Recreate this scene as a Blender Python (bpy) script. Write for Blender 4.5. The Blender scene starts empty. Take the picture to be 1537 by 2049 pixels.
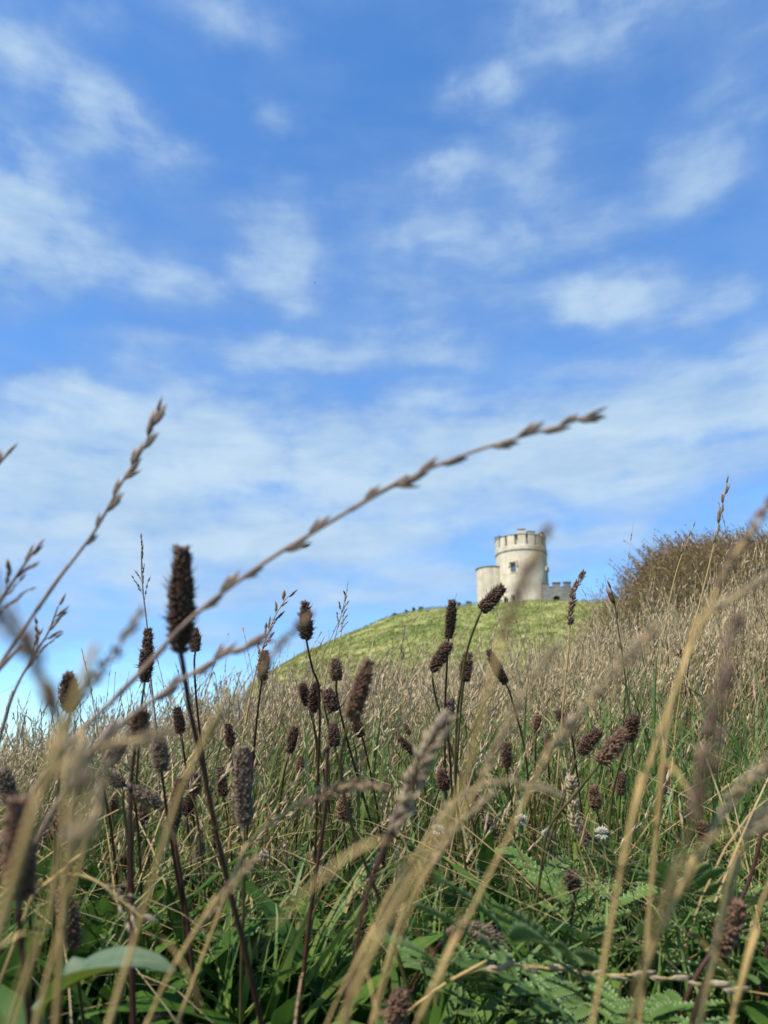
import bpy, bmesh, math, random
import numpy as np
from mathutils import Vector, Matrix, Quaternion, noise as mnoise

random.seed(7)
rng = np.random.default_rng(7)
S = bpy.context.scene
C = S.collection
R = math.radians

# ------------------------------------------------------------------ camera
FPX, CX, CY = 1508.0, 768.5, 1024.5          # focal length and centre of the photograph, in its pixels
CAM = Vector((0, 0, 0.30)); PITCH = R(18.9)
cd = bpy.data.cameras.new('camera'); cam = bpy.data.objects.new('camera', cd); C.objects.link(cam)
cam.location = CAM; cam.rotation_euler = (R(90) + PITCH, 0, 0)
cd.sensor_fit = 'HORIZONTAL'; cd.sensor_width = 36; cd.lens = 36 * FPX / 1537
cd.clip_start = 0.01; cd.clip_end = 60000
cd.dof.use_dof = True; cd.dof.focus_distance = 0.82; cd.dof.aperture_fstop = 14.5
S.camera = cam
CR = Vector((1, 0, 0)); CU = Vector((0, -math.sin(PITCH), math.cos(PITCH))); CF = Vector((0, math.cos(PITCH), math.sin(PITCH)))

def ray(px, py):
    return CF + CR * ((px - CX) / FPX) + CU * ((CY - py) / FPX)
def P(px, py, d):
    return CAM + ray(px, py) * d
def azel(px, py):
    v = ray(px, py).normalized()
    return math.atan2(v.x, v.y), math.asin(v.z)

# ------------------------------------------------------------------ light
SUN_EL, SUN_AZ = R(50), R(222)               # azimuth clockwise from +Y: behind the camera, to the left
sv = Vector((math.sin(SUN_AZ) * math.cos(SUN_EL), math.cos(SUN_AZ) * math.cos(SUN_EL), math.sin(SUN_EL)))
sl = bpy.data.lights.new('sun', 'SUN'); sl.energy = 4.0; sl.angle = R(0.5); sl.color = (1.0, 0.93, 0.82)
so = bpy.data.objects.new('sun', sl); C.objects.link(so); so.rotation_euler = sv.to_track_quat('Z', 'Y').to_euler()
so.location = (-20, -20, 40)

W = bpy.data.worlds.new('World'); S.world = W; W.use_nodes = True
nt = W.node_tree; nt.nodes.clear(); N = nt.nodes; L = nt.links
def node(t, **kw):
    n = N.new(t)
    for k, v in kw.items(): setattr(n, k, v)
    return n
def wmath(op, a, b=None, c=None, clamp=False):
    n = node('ShaderNodeMath', operation=op); n.use_clamp = clamp
    for i, v in enumerate((a, b, c)):
        if v is None: continue
        if isinstance(v, (int, float)): n.inputs[i].default_value = v
        else: L.new(v, n.inputs[i])
    return n.outputs[0]
sky = node('ShaderNodeTexSky', sky_type='NISHITA'); sky.sun_disc = False
sky.sun_elevation = SUN_EL; sky.sun_rotation = SUN_AZ; sky.altitude = 150
sky.air_density = 1.0; sky.dust_density = 0.25; sky.ozone_density = 2.2
hs = node('ShaderNodeHueSaturation'); hs.inputs['Saturation'].default_value = 1.25; hs.inputs['Value'].default_value = 1.0
hs.inputs['Hue'].default_value = 0.502
L.new(sky.outputs[0], hs.inputs['Color'])
bg1 = node('ShaderNodeBackground'); bg1.inputs[1].default_value = 0.15; tcs = node('ShaderNodeTexCoord'); sps = node('ShaderNodeSeparateXYZ'); L.new(tcs.outputs['Generated'], sps.inputs[0])
lowf = node('ShaderNodeMapRange', interpolation_type='SMOOTHSTEP'); L.new(sps.outputs[2], lowf.inputs[0])
lowf.inputs[1].default_value = .42; lowf.inputs[2].default_value = -.02; lowf.inputs[3].default_value = 0; lowf.inputs[4].default_value = 1      # clear maritime air: the low sky stays blue
tint = node('ShaderNodeMix', data_type='RGBA', blend_type='MULTIPLY'); L.new(lowf.outputs[0], tint.inputs[0]); L.new(hs.outputs[0], tint.inputs[6]); tint.inputs[7].default_value = (.56, .78, .95, 1)
L.new(tint.outputs[2], bg1.inputs[0])
tc = node('ShaderNodeTexCoord'); sep = node('ShaderNodeSeparateXYZ'); L.new(tc.outputs['Generated'], sep.inputs[0])
az = wmath('ARCTAN2', sep.outputs[0], sep.outputs[1]); el = wmath('ARCSINE', sep.outputs[2])
comb = node('ShaderNodeCombineXYZ'); L.new(az, comb.inputs[0]); L.new(el, comb.inputs[1])
def wnoise(vec, scale, detail, rough, sx=1, sy=1, dist=0.0, off=0):
    m = node('ShaderNodeMapping'); m.inputs['Scale'].default_value = (sx, sy, 1); m.inputs['Location'].default_value = (off, off * .7, off)
    L.new(vec, m.inputs[0])
    n = node('ShaderNodeTexNoise'); n.inputs['Scale'].default_value = scale; n.inputs['Detail'].default_value = detail
    n.inputs['Roughness'].default_value = rough; n.inputs['Distortion'].default_value = dist
    L.new(m.outputs[0], n.inputs[0]); return n
# warp the directions with noise so that cloud outlines fray
wn = wnoise(comb.outputs[0], 9.0, 7, 0.55, 1, 1.4)
v1 = node('ShaderNodeVectorMath', operation='SUBTRACT'); L.new(wn.outputs['Color'], v1.inputs[0]); v1.inputs[1].default_value = (.5, .5, .5)
v2 = node('ShaderNodeVectorMath', operation='MULTIPLY'); L.new(v1.outputs[0], v2.inputs[0]); v2.inputs[1].default_value = (.13, .07, 0)
v3 = node('ShaderNodeVectorMath', operation='ADD'); L.new(comb.outputs[0], v3.inputs[0]); L.new(v2.outputs[0], v3.inputs[1])
WARP = v3.outputs[0]
# direction of each cloud (given as where the photo shows it), its half sizes, tilt and opacity
CLOUDS = [
 (50, 125, 150, 61.6, 3, 0.62), (180, 190, 130, 58.24, 6.4, 0.62), (90, 260, 90, 44.8, 1, 0.4), (270, 285, 170, 58.24, 2.8, 0.85), (60, 440, 190, 123.2, 3, 1.14), (-80, 420, 200, 168, 0, 0.89),
 (545, 480, 110, 106.4, -7, 0.62), (330, 565, 190, 67.2, 1, 0.71), (560, 575, 150, 51.52, 0, 0.62), (440, 15, 190, 47.04, 1.6, 0.62), (30, 40, 110, 50.4, 0, 0.54), (185, 40, 80, 40.32, 0, 0.4),
 (1190, 20, 300, 95.2, 1.2, 0.85), (950, 195, 115, 44.8, -2, 0.95), (1060, 290, 95, 67.2, 5, 0.49), (900, 335, 90, 40.32, -5, 0.49), (555, 240, 76, 35.84, 1, 0.54),
 (1400, 330, 130, 73.92, -7.6, 0.71), (1230, 585, 160, 56, 1, 1.25), (1420, 625, 190, 47.04, 1.6, 0.71), (900, 560, 600, 190.4, 0, 0.42), (1000, 410, 420, 168, 0, 0.26), (1500, 120, 160, 134.4, 0, 0.4),
 (560, 715, 210, 35.84, 0, 0.85), (280, 695, 120, 38.08, 0, 0.61), (840, 690, 150, 40.32, 0, 0.49), (1250, 730, 300, 50.4, 0, 0.45), (780, 728, 240, 26.88, 0, 0.36),
 (150, 800, 200, 36, 1, 0.69), (480, 785, 340, 42, 1, 0.69), (880, 808, 190, 46, 0, 0.79), (700, 890, 560, 80, 0, 1.42), (220, 885, 330, 58, -2, 1.21), (1330, 825, 420, 85, -3, 1.9), (1230, 885, 380, 60, 0, 1.16),
 (120, 970, 420, 80, -1, 1.37), (640, 985, 600, 80, 0, 1.16), (1180, 965, 300, 56, 0, 0.9), (1330, 1015, 160, 34, 0, 0.69), (1530, 900, 130, 70, 0, 0.42),
 (250, 1075, 560, 56, 0, 1.18), (700, 1070, 420, 46, 0, 0.81), (150, 1160, 480, 50, 0, 0.81), (650, 1170, 420, 40, 0, 0.53), (1180, 1060, 240, 24, 0, 0.67), (930, 1140, 240, 16, 0, 0.59),
 (200, 1260, 480, 36, 0, 0.21), (2200, 500, 500, 336, 0, 0.69), (-700, 700, 500, 291.2, 0, 0.69), (700, -500, 700, 280, 2, 0.61),
 (300, 840, 520, 60, 0, 0.55), (768, 1120, 1100, 110, 0, 0.6), (300, 1270, 700, 110, 0, 0.46), (1000, 960, 700, 70, 0, 0.39),
]
total = None
for (px, py, rx, ry, rot, s) in CLOUDS:
    a0, e0 = azel(px, py)
    m = node('ShaderNodeMapping', vector_type='TEXTURE')
    m.inputs['Location'].default_value = (a0, e0, 0); m.inputs['Rotation'].default_value = (0, 0, R(-rot))
    m.inputs['Scale'].default_value = (rx / FPX * 1.35, ry / FPX * 1.35, 1)
    L.new(WARP, m.inputs[0])
    ln = node('ShaderNodeVectorMath', operation='LENGTH'); L.new(m.outputs[0], ln.inputs[0])
    mr = node('ShaderNodeMapRange', interpolation_type='SMOOTHERSTEP'); mr.clamp = True
    L.new(ln.outputs['Value'], mr.inputs[0])
    mr.inputs[1].default_value = 0.0; mr.inputs[2].default_value = 1.15; mr.inputs[3].default_value = s; mr.inputs[4].default_value = 0
    total = mr.outputs[0] if total is None else wmath('ADD', total, mr.outputs[0])
fine = wnoise(comb.outputs[0], 10.0, 8, 0.54, 1, 1.7, 0.2, 3.1)
fn = node('ShaderNodeMapRange'); L.new(fine.outputs[0], fn.inputs[0])
fn.inputs[1].default_value = .30; fn.inputs[2].default_value = .70; fn.inputs[3].default_value = .38; fn.inputs[4].default_value = 1.5
fine2 = wnoise(comb.outputs[0], 5.0, 7, 0.58, 1, 4.2, 0.2, 5.5)
fm = node('ShaderNodeMapRange'); L.new(fine2.outputs[0], fm.inputs[0])
fm.inputs[1].default_value = .33; fm.inputs[2].default_value = .67; fm.inputs[3].default_value = .62; fm.inputs[4].default_value = 1.30
dens = wmath('MULTIPLY', wmath('MULTIPLY', total, fn.outputs[0]), fm.outputs[0])
streak = wnoise(comb.outputs[0], 3.5, 5, 0.55, 1, 4.5, 0.3, 8.7)      # thin veil of high cloud everywhere
vs = node('ShaderNodeMapRange'); L.new(streak.outputs[0], vs.inputs[0])
vs.inputs[1].default_value = .38; vs.inputs[2].default_value = .75; vs.inputs[3].default_value = 0.0; vs.inputs[4].default_value = .26
dens = wmath('ADD', dens, vs.outputs[0])
mask = wmath('SUBTRACT', 1.0, wmath('EXPONENT', wmath('MULTIPLY', dens, -1.45)), clamp=True)
cr = node('ShaderNodeValToRGB'); L.new(mask, cr.inputs[0])
cr.color_ramp.elements[0].color = (.11, .19, .40, 1); cr.color_ramp.elements[1].color = (.305, .40, .49, 1)
e_ = cr.color_ramp.elements.new(.5); e_.color = (.165, .255, .42, 1)
grey = wnoise(comb.outputs[0], 6.0, 6, 0.55, 1, 3.2, 0.2, 12.3)          # greyer, thicker parts of the cloud
gm = node('ShaderNodeMapRange'); L.new(grey.outputs[0], gm.inputs[0]); gm.inputs[1].default_value = .40; gm.inputs[2].default_value = .68; gm.inputs[3].default_value = 0; gm.inputs[4].default_value = .75
gx = node('ShaderNodeMix', data_type='RGBA', blend_type='MULTIPLY'); L.new(gm.outputs[0], gx.inputs[0]); L.new(cr.outputs[0], gx.inputs[6]); gx.inputs[7].default_value = (.66, .76, .90, 1)
bg2 = node('ShaderNodeBackground'); L.new(gx.outputs[2], bg2.inputs[0]); bg2.inputs[1].default_value = 1.0
mx = node('ShaderNodeMixShader'); L.new(mask, mx.inputs[0]); L.new(bg1.outputs[0], mx.inputs[1]); L.new(bg2.outputs[0], mx.inputs[2])
wo = node('ShaderNodeOutputWorld'); L.new(mx.outputs[0], wo.inputs[0])
W.cycles.sampling_method = 'MANUAL'; W.cycles.sample_map_resolution = 512
S.view_settings.view_transform = 'Standard'; S.view_settings.look = 'None'
S.view_settings.exposure = 0.9; S.view_settings.gamma = 1.0; S.view_settings.use_curve_mapping = False
S.cycles.max_bounces = 6; S.cycles.transparent_max_bounces = 6

# ------------------------------------------------------------------ materials
class Mat:
    def __init__(s, name):
        s.m = bpy.data.materials.new(name); s.m.use_nodes = True
        s.t = s.m.node_tree; s.t.nodes.clear(); s.out = s.n('ShaderNodeOutputMaterial')
    def n(s, t, **kw):
        x = s.t.nodes.new(t)
        for k, v in kw.items(): setattr(x, k, v)
        return x
    def l(s, a, b): s.t.links.new(a, b)
    def noise(s, scale, detail=4, rough=.6, sc=(1, 1, 1)):
        tc = s.n('ShaderNodeTexCoord'); mp = s.n('ShaderNodeMapping'); mp.inputs['Scale'].default_value = sc
        s.l(tc.outputs['Object'], mp.inputs[0])
        x = s.n('ShaderNodeTexNoise'); x.inputs['Scale'].default_value = scale; x.inputs['Detail'].default_value = detail; x.inputs['Roughness'].default_value = rough
        s.l(mp.outputs[0], x.inputs[0]); return x.outputs[0]
    def attr(s, name):
        a = s.n('ShaderNodeAttribute'); a.attribute_name = name; return a.outputs['Fac']
    def ramp(s, fac, stops):
        r = s.n('ShaderNodeValToRGB'); s.l(fac, r.inputs[0]); e = r.color_ramp.elements
        while len(e) < len(stops): e.new(.5)
        for x, (p, c) in zip(e, stops): x.position = p; x.color = (*c, 1)
        return r.outputs[0]
    def mix(s, fac, a, b, mode='MIX'):
        x = s.n('ShaderNodeMix', data_type='RGBA', blend_type=mode)
        for sock, v in ((x.inputs[0], fac), (x.inputs[6], a), (x.inputs[7], b)):
            if isinstance(v, (int, float)): sock.default_value = v
            elif isinstance(v, tuple): sock.default_value = (*v, 1)
            else: s.l(v, sock)
        return x.outputs[2]
    def mapr(s, f, a, b, c, d):
        x = s.n('ShaderNodeMapRange'); s.l(f, x.inputs[0])
        for i, v in enumerate((a, b, c, d)): x.inputs[i + 1].default_value = v
        return x.outputs[0]
    def finish(s, col, rough=.7, trans=0.0, bump=None, bstr=.3, bdist=.01, spec=.3, tcol=None):
        p = s.n('ShaderNodeBsdfPrincipled'); p.inputs['Roughness'].default_value = rough; p.inputs['Specular IOR Level'].default_value = spec
        if isinstance(col, tuple): p.inputs['Base Color'].default_value = (*col, 1)
        else: s.l(col, p.inputs['Base Color'])
        if bump is not None:
            b = s.n('ShaderNodeBump'); b.inputs['Strength'].default_value = bstr; b.inputs['Distance'].default_value = bdist
            s.l(bump, b.inputs['Height']); s.l(b.outputs[0], p.inputs['Normal'])
        o = p.outputs[0]
        if trans > 0:
            t = s.n('ShaderNodeBsdfTranslucent'); c2 = tcol or col
            if isinstance(c2, tuple): t.inputs[0].default_value = (*c2, 1)
            else: s.l(c2, t.inputs[0])
            mxs = s.n('ShaderNodeMixShader'); mxs.inputs[0].default_value = trans
            s.l(o, mxs.inputs[1]); s.l(t.outputs[0], mxs.inputs[2]); o = mxs.outputs[0]
        s.l(o, s.out.inputs[0]); return s.m

def blade_mat(name, base, tip, trans=.3, rough=.6, spec=.3, split=(.25, 1.0)):
    """colour from a per-blade random number, running from the base colours to the tip colours along the blade"""
    m = Mat(name); r = m.attr('rnd'); t = m.attr('along')
    a = m.ramp(r, base); b = m.ramp(r, tip)
    c = m.mix(m.mapr(t, split[0], split[1], 0, 1), a, b)
    return m.finish(c, rough, trans, spec=spec)
GREENS = [(0, (.030, .078, .010)), (.35, (.065, .145, .018)), (.7, (.12, .21, .030)), (1, (.20, .26, .05))]
GTIPS = [(0, (.045, .095, .02)), (.45, (.10, .16, .04)), (.75, (.22, .21, .075)), (1, (.40, .31, .15))]
STRAW = [(0, (.13, .12, .04)), (.4, (.26, .19, .07)), (.75, (.38, .27, .11)), (1, (.23, .14, .06))]
STIPS = [(0, (.34, .265, .145)), (.4, (.43, .335, .195)), (.75, (.50, .40, .25)), (1, (.30, .19, .115))]
M = {}
M['green'] = blade_mat('green_grass', GREENS, GTIPS, .35, .5, .4)
M['straw'] = blade_mat('straw_grass', STRAW, STIPS, .25, .65, .25)
M['rush'] = blade_mat('rush', [(0, (.018, .045, .012)), (.6, (.035, .075, .02)), (1, (.06, .10, .03))], [(0, (.035, .075, .02)), (.7, (.07, .12, .035)), (1, (.25, .21, .10))], .15, .4, .5)
M['bank'] = blade_mat('bank_grass', [(0, (.05, .065, .018)), (.5, (.11, .095, .035)), (1, (.18, .13, .05))], [(0, (.19, .14, .06)), (.5, (.30, .205, .095)), (1, (.42, .29, .15))], .25, .75, .15)
M['hillgrass'] = blade_mat('hill_grass', [(0, (.09, .12, .025)), (.5, (.17, .18, .045)), (1, (.28, .25, .08))], [(0, (.13, .155, .045)), (.5, (.25, .245, .085)), (1, (.42, .38, .175))], .25, .8, .1)
M['lance'] = blade_mat('lance_leaf', [(0, (.028, .070, .012)), (.6, (.065, .135, .02)), (1, (.11, .18, .03))], [(0, (.038, .095, .016)), (.6, (.085, .17, .028)), (1, (.17, .22, .05))], .38, .55, .2)
M['silver'] = blade_mat('silverweed_leaf', [(0, (.065, .125, .024)), (1, (.12, .19, .05))], [(0, (.28, .36, .17)), (1, (.46, .51, .29))], .25, .7, .15, (.50, .95))
def simple(name, a, b, scale, rough=.7, trans=0, bump=0, spec=.3, sc=(1, 1, 1)):
    m = Mat(name); f = m.noise(scale, 4, .6, sc)
    return m.finish(m.ramp(f, [(.3, a), (.7, b)]), rough, trans, f if bump else None, bump, .002, spec)
M['head'] = simple('seed_head_dark', (.022, .011, .006), (.115, .056, .028), 260, .55, 0, 0, .4)
M['headb'] = simple('seed_head_brown', (.060, .030, .016), (.19, .105, .058), 260, .6, 0, 0, .35)
M['headg'] = simple('seed_head_grey', (.060, .038, .024), (.19, .135, .09), 260, .65, 0, 0, .3)
M['stemd'] = simple('stem_dark_red', (.024, .009, .007), (.070, .028, .018), 60, .5, 0, 0, .4, (1, 1, .3))
M['stemg'] = simple('stem_brown_green', (.040, .034, .010), (.125, .095, .030), 50, .55, 0, 0, .4, (1, 1, .3))
M['tan'] = simple('straw_stalk', (.30, .20, .066), (.52, .36, .145), 55, .6, .15, 0, .3, (1, 1, .4))
M['tanpale'] = simple('pale_straw_head', (.30, .22, .13), (.52, .42, .27), 180, .7, .3)
M['tanbrown'] = simple('brown_straw_head', (.14, .085, .055), (.33, .22, .15), 160, .7, .25)
M['tanpurple'] = simple('purplish_straw', (.17, .115, .085), (.36, .26, .18), 120, .65, .2)
M['clover'] = simple('clover_white', (.40, .37, .29), (.66, .63, .54), 300, .6, .25)
M['cloverstem'] = simple('clover_stem', (.05, .09, .02), (.10, .15, .04), 40, .6)

# ------------------------------------------------------------------ helpers
def mesh_np(name, V, quads=None, tris=None, attrs=None, smooth=True):
    me = bpy.data.meshes.new(name); V = np.asarray(V, np.float32)
    me.vertices.add(len(V)); me.vertices.foreach_set('co', V.ravel())
    nq = 0 if quads is None else len(quads); ntr = 0 if tris is None else len(tris)
    loops = np.concatenate([np.asarray(a, np.int32).ravel() for a in (quads, tris) if a is not None and len(a)])
    me.loops.add(len(loops)); me.loops.foreach_set('vertex_index', loops)
    starts = np.concatenate([np.arange(nq) * 4, nq * 4 + np.arange(ntr) * 3]).astype(np.int32)
    me.polygons.add(nq + ntr); me.polygons.foreach_set('loop_start', starts)
    me.polygons.foreach_set('use_smooth', np.full(nq + ntr, smooth))
    for k, v in (attrs or {}).items():
        a = me.attributes.new(k, 'FLOAT', 'POINT'); a.data.foreach_set('value', np.asarray(v, np.float32))
    me.update(calc_edges=True); me.validate()
    return me
def link(name, me, mat, parent=None, loc=None):
    o = bpy.data.objects.new(name, me); C.objects.link(o)
    if mat is not None and len(me.materials) == 0: me.materials.append(mat)
    if parent is not None: o.parent = parent
    if loc is not None: o.location = loc
    return o
def tag(o, label, cat, group=None):
    o['label'] = label; o['category'] = cat
    if group: o['group'] = group
    return o
def thing(name, loc, label, cat, group=None):
    o = bpy.data.objects.new(name, None); C.objects.link(o); o.location = loc; o.empty_display_size = .02
    return tag(o, label, cat, group)
def kind(o, k, label=None):
    o['kind'] = k
    if label: o['label'] = label
    return o
def spline(pts, n=8):
    """Catmull-Rom through the points"""
    pts = [np.array(p, float) for p in pts]
    if len(pts) < 2: return np.array(pts)
    q = [2 * pts[0] - pts[1]] + pts + [2 * pts[-1] - pts[-2]]; out = []
    for i in range(1, len(q) - 2):
        for k in range(n):
            t = k / n; a, b, c, d = q[i - 1], q[i], q[i + 1], q[i + 2]
            out.append(.5 * (2 * b + (c - a) * t + (2 * a - 5 * b + 4 * c - d) * t * t + (3 * b - a - 3 * c + d) * t ** 3))
    out.append(pts[-1]); return np.array(out)
class MB:
    def __init__(s): s.v = []; s.q = []; s.t = []; s.a = []; s.r = []; s.n = 0
    def add(s, V, q=(), t=(), along=0.0, rnd=0.5):
        V = np.asarray(V, float); k = len(V)
        s.v.append(V); 
        if len(q): s.q.append(np.asarray(q, int) + s.n)
        if len(t): s.t.append(np.asarray(t, int) + s.n)
        s.a.append(np.full(k, along) if np.isscalar(along) else np.asarray(along)); s.r.append(np.full(k, rnd) if np.isscalar(rnd) else np.asarray(rnd))
        s.n += k
    def tube(s, path, rad, ns=6, along=None, rnd=.5, cap=True):
        path = np.asarray(path, float); n = len(path)
        rad = np.full(n, rad) if np.isscalar(rad) else np.asarray(rad)
        T = np.gradient(path, axis=0); T /= np.linalg.norm(T, axis=1)[:, None] + 1e-12
        ref = np.array([0., 0, 1]) if abs(T[0][2]) < .9 else np.array([1., 0, 0])
        U = np.cross(T, ref); U /= np.linalg.norm(U, axis=1)[:, None] + 1e-12; Wv = np.cross(T, U)
        an = np.arange(ns) * 2 * math.pi / ns
        V = path[:, None, :] + rad[:, None, None] * (np.cos(an)[None, :, None] * U[:, None, :] + np.sin(an)[None, :, None] * Wv[:, None, :])
        i = np.arange(n - 1)[:, None] * ns; j = np.arange(ns)[None, :]; j2 = (j + 1) % ns
        q = np.stack([i + j, i + j2, i + ns + j2, i + ns + j], -1).reshape(-1, 4)
        al = np.repeat(np.linspace(0, 1, n) if along is None else along, ns)
        V = V.reshape(-1, 3); t = []
        if cap:
            V = np.vstack([V, path[0], path[-1]]); b = n * ns
            t = [(b, (k + 1) % ns, k) for k in range(ns)] + [(b + 1, (n - 1) * ns + k, (n - 1) * ns + (k + 1) % ns) for k in range(ns)]
            al = np.append(al, [al[0], al[-1]])
        s.add(V, q, t, al, rnd)
    def spindle(s, p, d, length, rad, flat=.6, ns=5, along=1., rnd=.5, side=None):
        """a little pointed grain"""
        d = np.asarray(d, float); d /= np.linalg.norm(d) + 1e-9
        u = np.cross(d, [0, 0, 1.]) if side is None else np.asarray(side, float); u /= np.linalg.norm(u) + 1e-9; w = np.cross(d, u)
        an = np.arange(ns) * 2 * math.pi / ns; p = np.asarray(p, float)
        ring = lambda f, r: p + d * length * f + rad * r * (np.cos(an)[:, None] * u + flat * np.sin(an)[:, None] * w)
        V = np.vstack([p, ring(.3, 1), ring(.65, .75), p + d * length]); k = np.arange(ns); k2 = (k + 1) % ns
        q = np.stack([1 + k, 1 + k2, 1 + ns + k2, 1 + ns + k], -1)
        t = np.vstack([np.stack([np.zeros(ns, int), 1 + k2, 1 + k], -1), np.stack([np.full(ns, 1 + 2 * ns), 1 + ns + k, 1 + ns + k2], -1)])
        s.add(V, q, t, along, rnd)
    def mesh(s, name, smooth=True):
        return mesh_np(name, np.vstack(s.v), np.vstack(s.q) if s.q else None, np.vstack(s.t) if s.t else None, {'along': np.concatenate(s.a), 'rnd': np.concatenate(s.r)}, smooth)
def ribbons(base, top, bend, width, segs, rnd, side=None, prof=None, along=(0, 1)):
    """N curved blades at once: base, top and a bend vector give each a quadratic curve"""
    n = len(base); t = np.linspace(0, 1, segs + 1)
    Pt = base[:, None] + (top - base)[:, None] * t[None, :, None] + bend[:, None] * (t * (1 - t) * 2)[None, :, None]
    if side is None:
        a = rng.uniform(0, math.pi, n); side = np.stack([np.cos(a), np.sin(a), np.zeros(n)], -1)
    if prof is None: prof = 1 - t ** 2.2 * .92
    w = width[:, None] * prof[None, :] * .5
    V = np.stack([Pt - side[:, None] * w[..., None], Pt + side[:, None] * w[..., None]], 2).reshape(-1, 3)
    i = np.arange(n)[:, None] * (segs + 1) * 2 + np.arange(segs)[None, :] * 2
    q = np.stack([i, i + 1, i + 3, i + 2], -1).reshape(-1, 4)
    al = np.tile(np.repeat(along[0] + (along[1] - along[0]) * t, 2), n); rr = np.repeat(rnd, (segs + 1) * 2)
    return V, q, al, rr, Pt
def diamonds(p, d, length, width, rnd, along):
    """N little folded lozenges (spikelets)"""
    n = len(p); d = d / (np.linalg.norm(d, axis=1)[:, None] + 1e-9)
    a = rng.normal(size=(n, 3)); u = np.cross(d, a); u /= np.linalg.norm(u, axis=1)[:, None] + 1e-9; w = np.cross(d, u)
    m = p + d * (length * .45)[:, None]
    V = np.stack([p, m + u * (width * .5)[:, None], p + d * length[:, None], m - u * (width * .5)[:, None] , m + w * (width * .45)[:, None]], 1).reshape(-1, 3)
    i = np.arange(n)[:, None] * 5
    t = np.concatenate([i + np.array([[0, 1, 4]]), i + np.array([[1, 2, 4]]), i + np.array([[2, 3, 4]]), i + np.array([[3, 0, 4]])])
    return V, t, np.repeat(along, 5), np.repeat(rnd, 5)
class Bulk:
    def __init__(s): s.V = []; s.q = []; s.t = []; s.a = []; s.r = []; s.n = 0
    def add(s, V, q=None, t=None, al=None, rr=None):
        s.V.append(V); s.a.append(al); s.r.append(rr)
        if q is not None: s.q.append(q + s.n)
        if t is not None: s.t.append(t + s.n)
        s.n += len(V)
    def build(s, name, mat, parent=None):
        me = mesh_np(name, np.concatenate(s.V), np.concatenate(s.q) if s.q else None, np.concatenate(s.t) if s.t else None,
                     {'along': np.concatenate(s.a), 'rnd': np.concatenate(s.r)}, True)
        return link(name, me, mat, parent)
def sstep(a, b, x):
    t = np.clip((x - a) / (b - a), 0, 1); return t * t * (3 - 2 * t)

# ------------------------------------------------------------------ terrain
HY = 100.0
CREST = [(440, 1500), (500, 1420), (530, 1362), (560, 1334), (600, 1308), (660, 1281), (720, 1258), (780, 1232), (850, 1217), (930, 1208), (1000, 1203), (1100, 1201), (1200, 1200), (1300, 1196), (1537, 1180)]
cx_, cz_ = [], []
for px, py in CREST:
    r_ = ray(px, py); k = HY / r_.y; cx_.append(r_.x * k); cz_.append(CAM.z + r_.z * k)
cx_ += [90, 400]; cz_ += [27, 30]
def wob(x, y, f, s=0.):
    return (np.sin(x * f + 1.3 + s) * np.cos(y * f * .9 + .7 + s) + .5 * np.sin(x * f * 2.3 - y * f * 1.7 + s) + .3 * np.cos(x * f * 4.1 + y * f * 3.7 + 2 * s)) / 1.8
SEA = -150.0
def G(x, y):
    x = np.asarray(x, float); y = np.asarray(y, float)
    near = .10 + .018 * wob(x, y, 6.) + .03 * wob(x, y, 1.7)
    near = near + .30 * sstep(.2, 2.4, x) * sstep(1.0, 3.4, y) + .04 * sstep(1.2, 3.0, y)
    near = near + 1.16 * sstep(1.02, 2.3, x) * sstep(9.5, 5., x) * np.exp(-((y - 5.7) / 1.35) ** 2)
    near = near + .055 * (1 - sstep(.7, 1.9, y)) * sstep(-3, 0, y) + .13 * sstep(1.9, 3.0, y) * sstep(-1.1, .1, x)
    near = near - .20 * sstep(-.2, -2.0, x) * sstep(.9, 3.0, y)
    near = near - 1.9 * sstep(4.0, 14., y) * sstep(4.5, 2.0, x) - .8 * sstep(4.0, 14., y)
    t = np.clip((y - 28) / (HY - 28), 0, 1)
    hc = np.interp(x, cx_, cz_)
    hill = -1.5 + (hc + 1.5) * t + (.40 * wob(x, y, .35) + .22 * wob(x, y, 1.05, 3.)) * sstep(0, .3, t) * (1 - .7 * t) - .012 * np.clip(y - HY, 0, 1e4)
    w = sstep(6., 26., y)
    z = near * (1 - w) + hill * w
    z = np.where(y < 0, near + .02 * np.clip(-y, 0, 300), z)
    xe = np.where(y > 10, -.157 * y, np.interp(y, [-50, 3, 10], [-40, -8, -1.57])) + .012 * y * wob(y, y * .3, .5)
    c = np.clip((xe - x) / np.maximum(2.0, .09 * np.abs(y)), 0, 1)
    z = z + (SEA - 12 - z) * (c ** 1.5) * sstep(0, 6, xe - x + 0.)
    return z
def gz(x, y): return float(G(x, y))
def ray_ground(px, py, d0=.2, d1=200):
    r_ = ray(px, py); d = d0
    while d < d1:
        p = CAM + r_ * d
        if p.z <= gz(p.x, p.y): return p
        d *= 1.01
    return p
ang = np.concatenate([np.arange(-45, 45, .25), np.arange(45, 315, 3.)]) * math.pi / 180
rad = np.concatenate([[.02], np.geomspace(.12, 330, 210), np.geomspace(360, 4000, 16)])
A_, R_ = np.meshgrid(ang, rad)
X = R_ * np.sin(A_); Y = R_ * np.cos(A_); Z = G(X, Y)
na, nr = len(ang), len(rad)
i = np.arange(nr - 1)[:, None] * na; j = np.arange(na)[None, :]; j2 = (j + 1) % na
quads = np.stack([i + j, i + na + j, i + na + j2, i + j2], -1).reshape(-1, 4)
m = Mat('meadow_soil_and_hill_turf')
geo = m.n('ShaderNodeNewGeometry'); sx = m.n('ShaderNodeSeparateXYZ'); m.l(geo.outputs['Position'], sx.inputs[0])
sn = m.n('ShaderNodeSeparateXYZ'); m.l(geo.outputs['True Normal'], sn.inputs[0])
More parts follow.
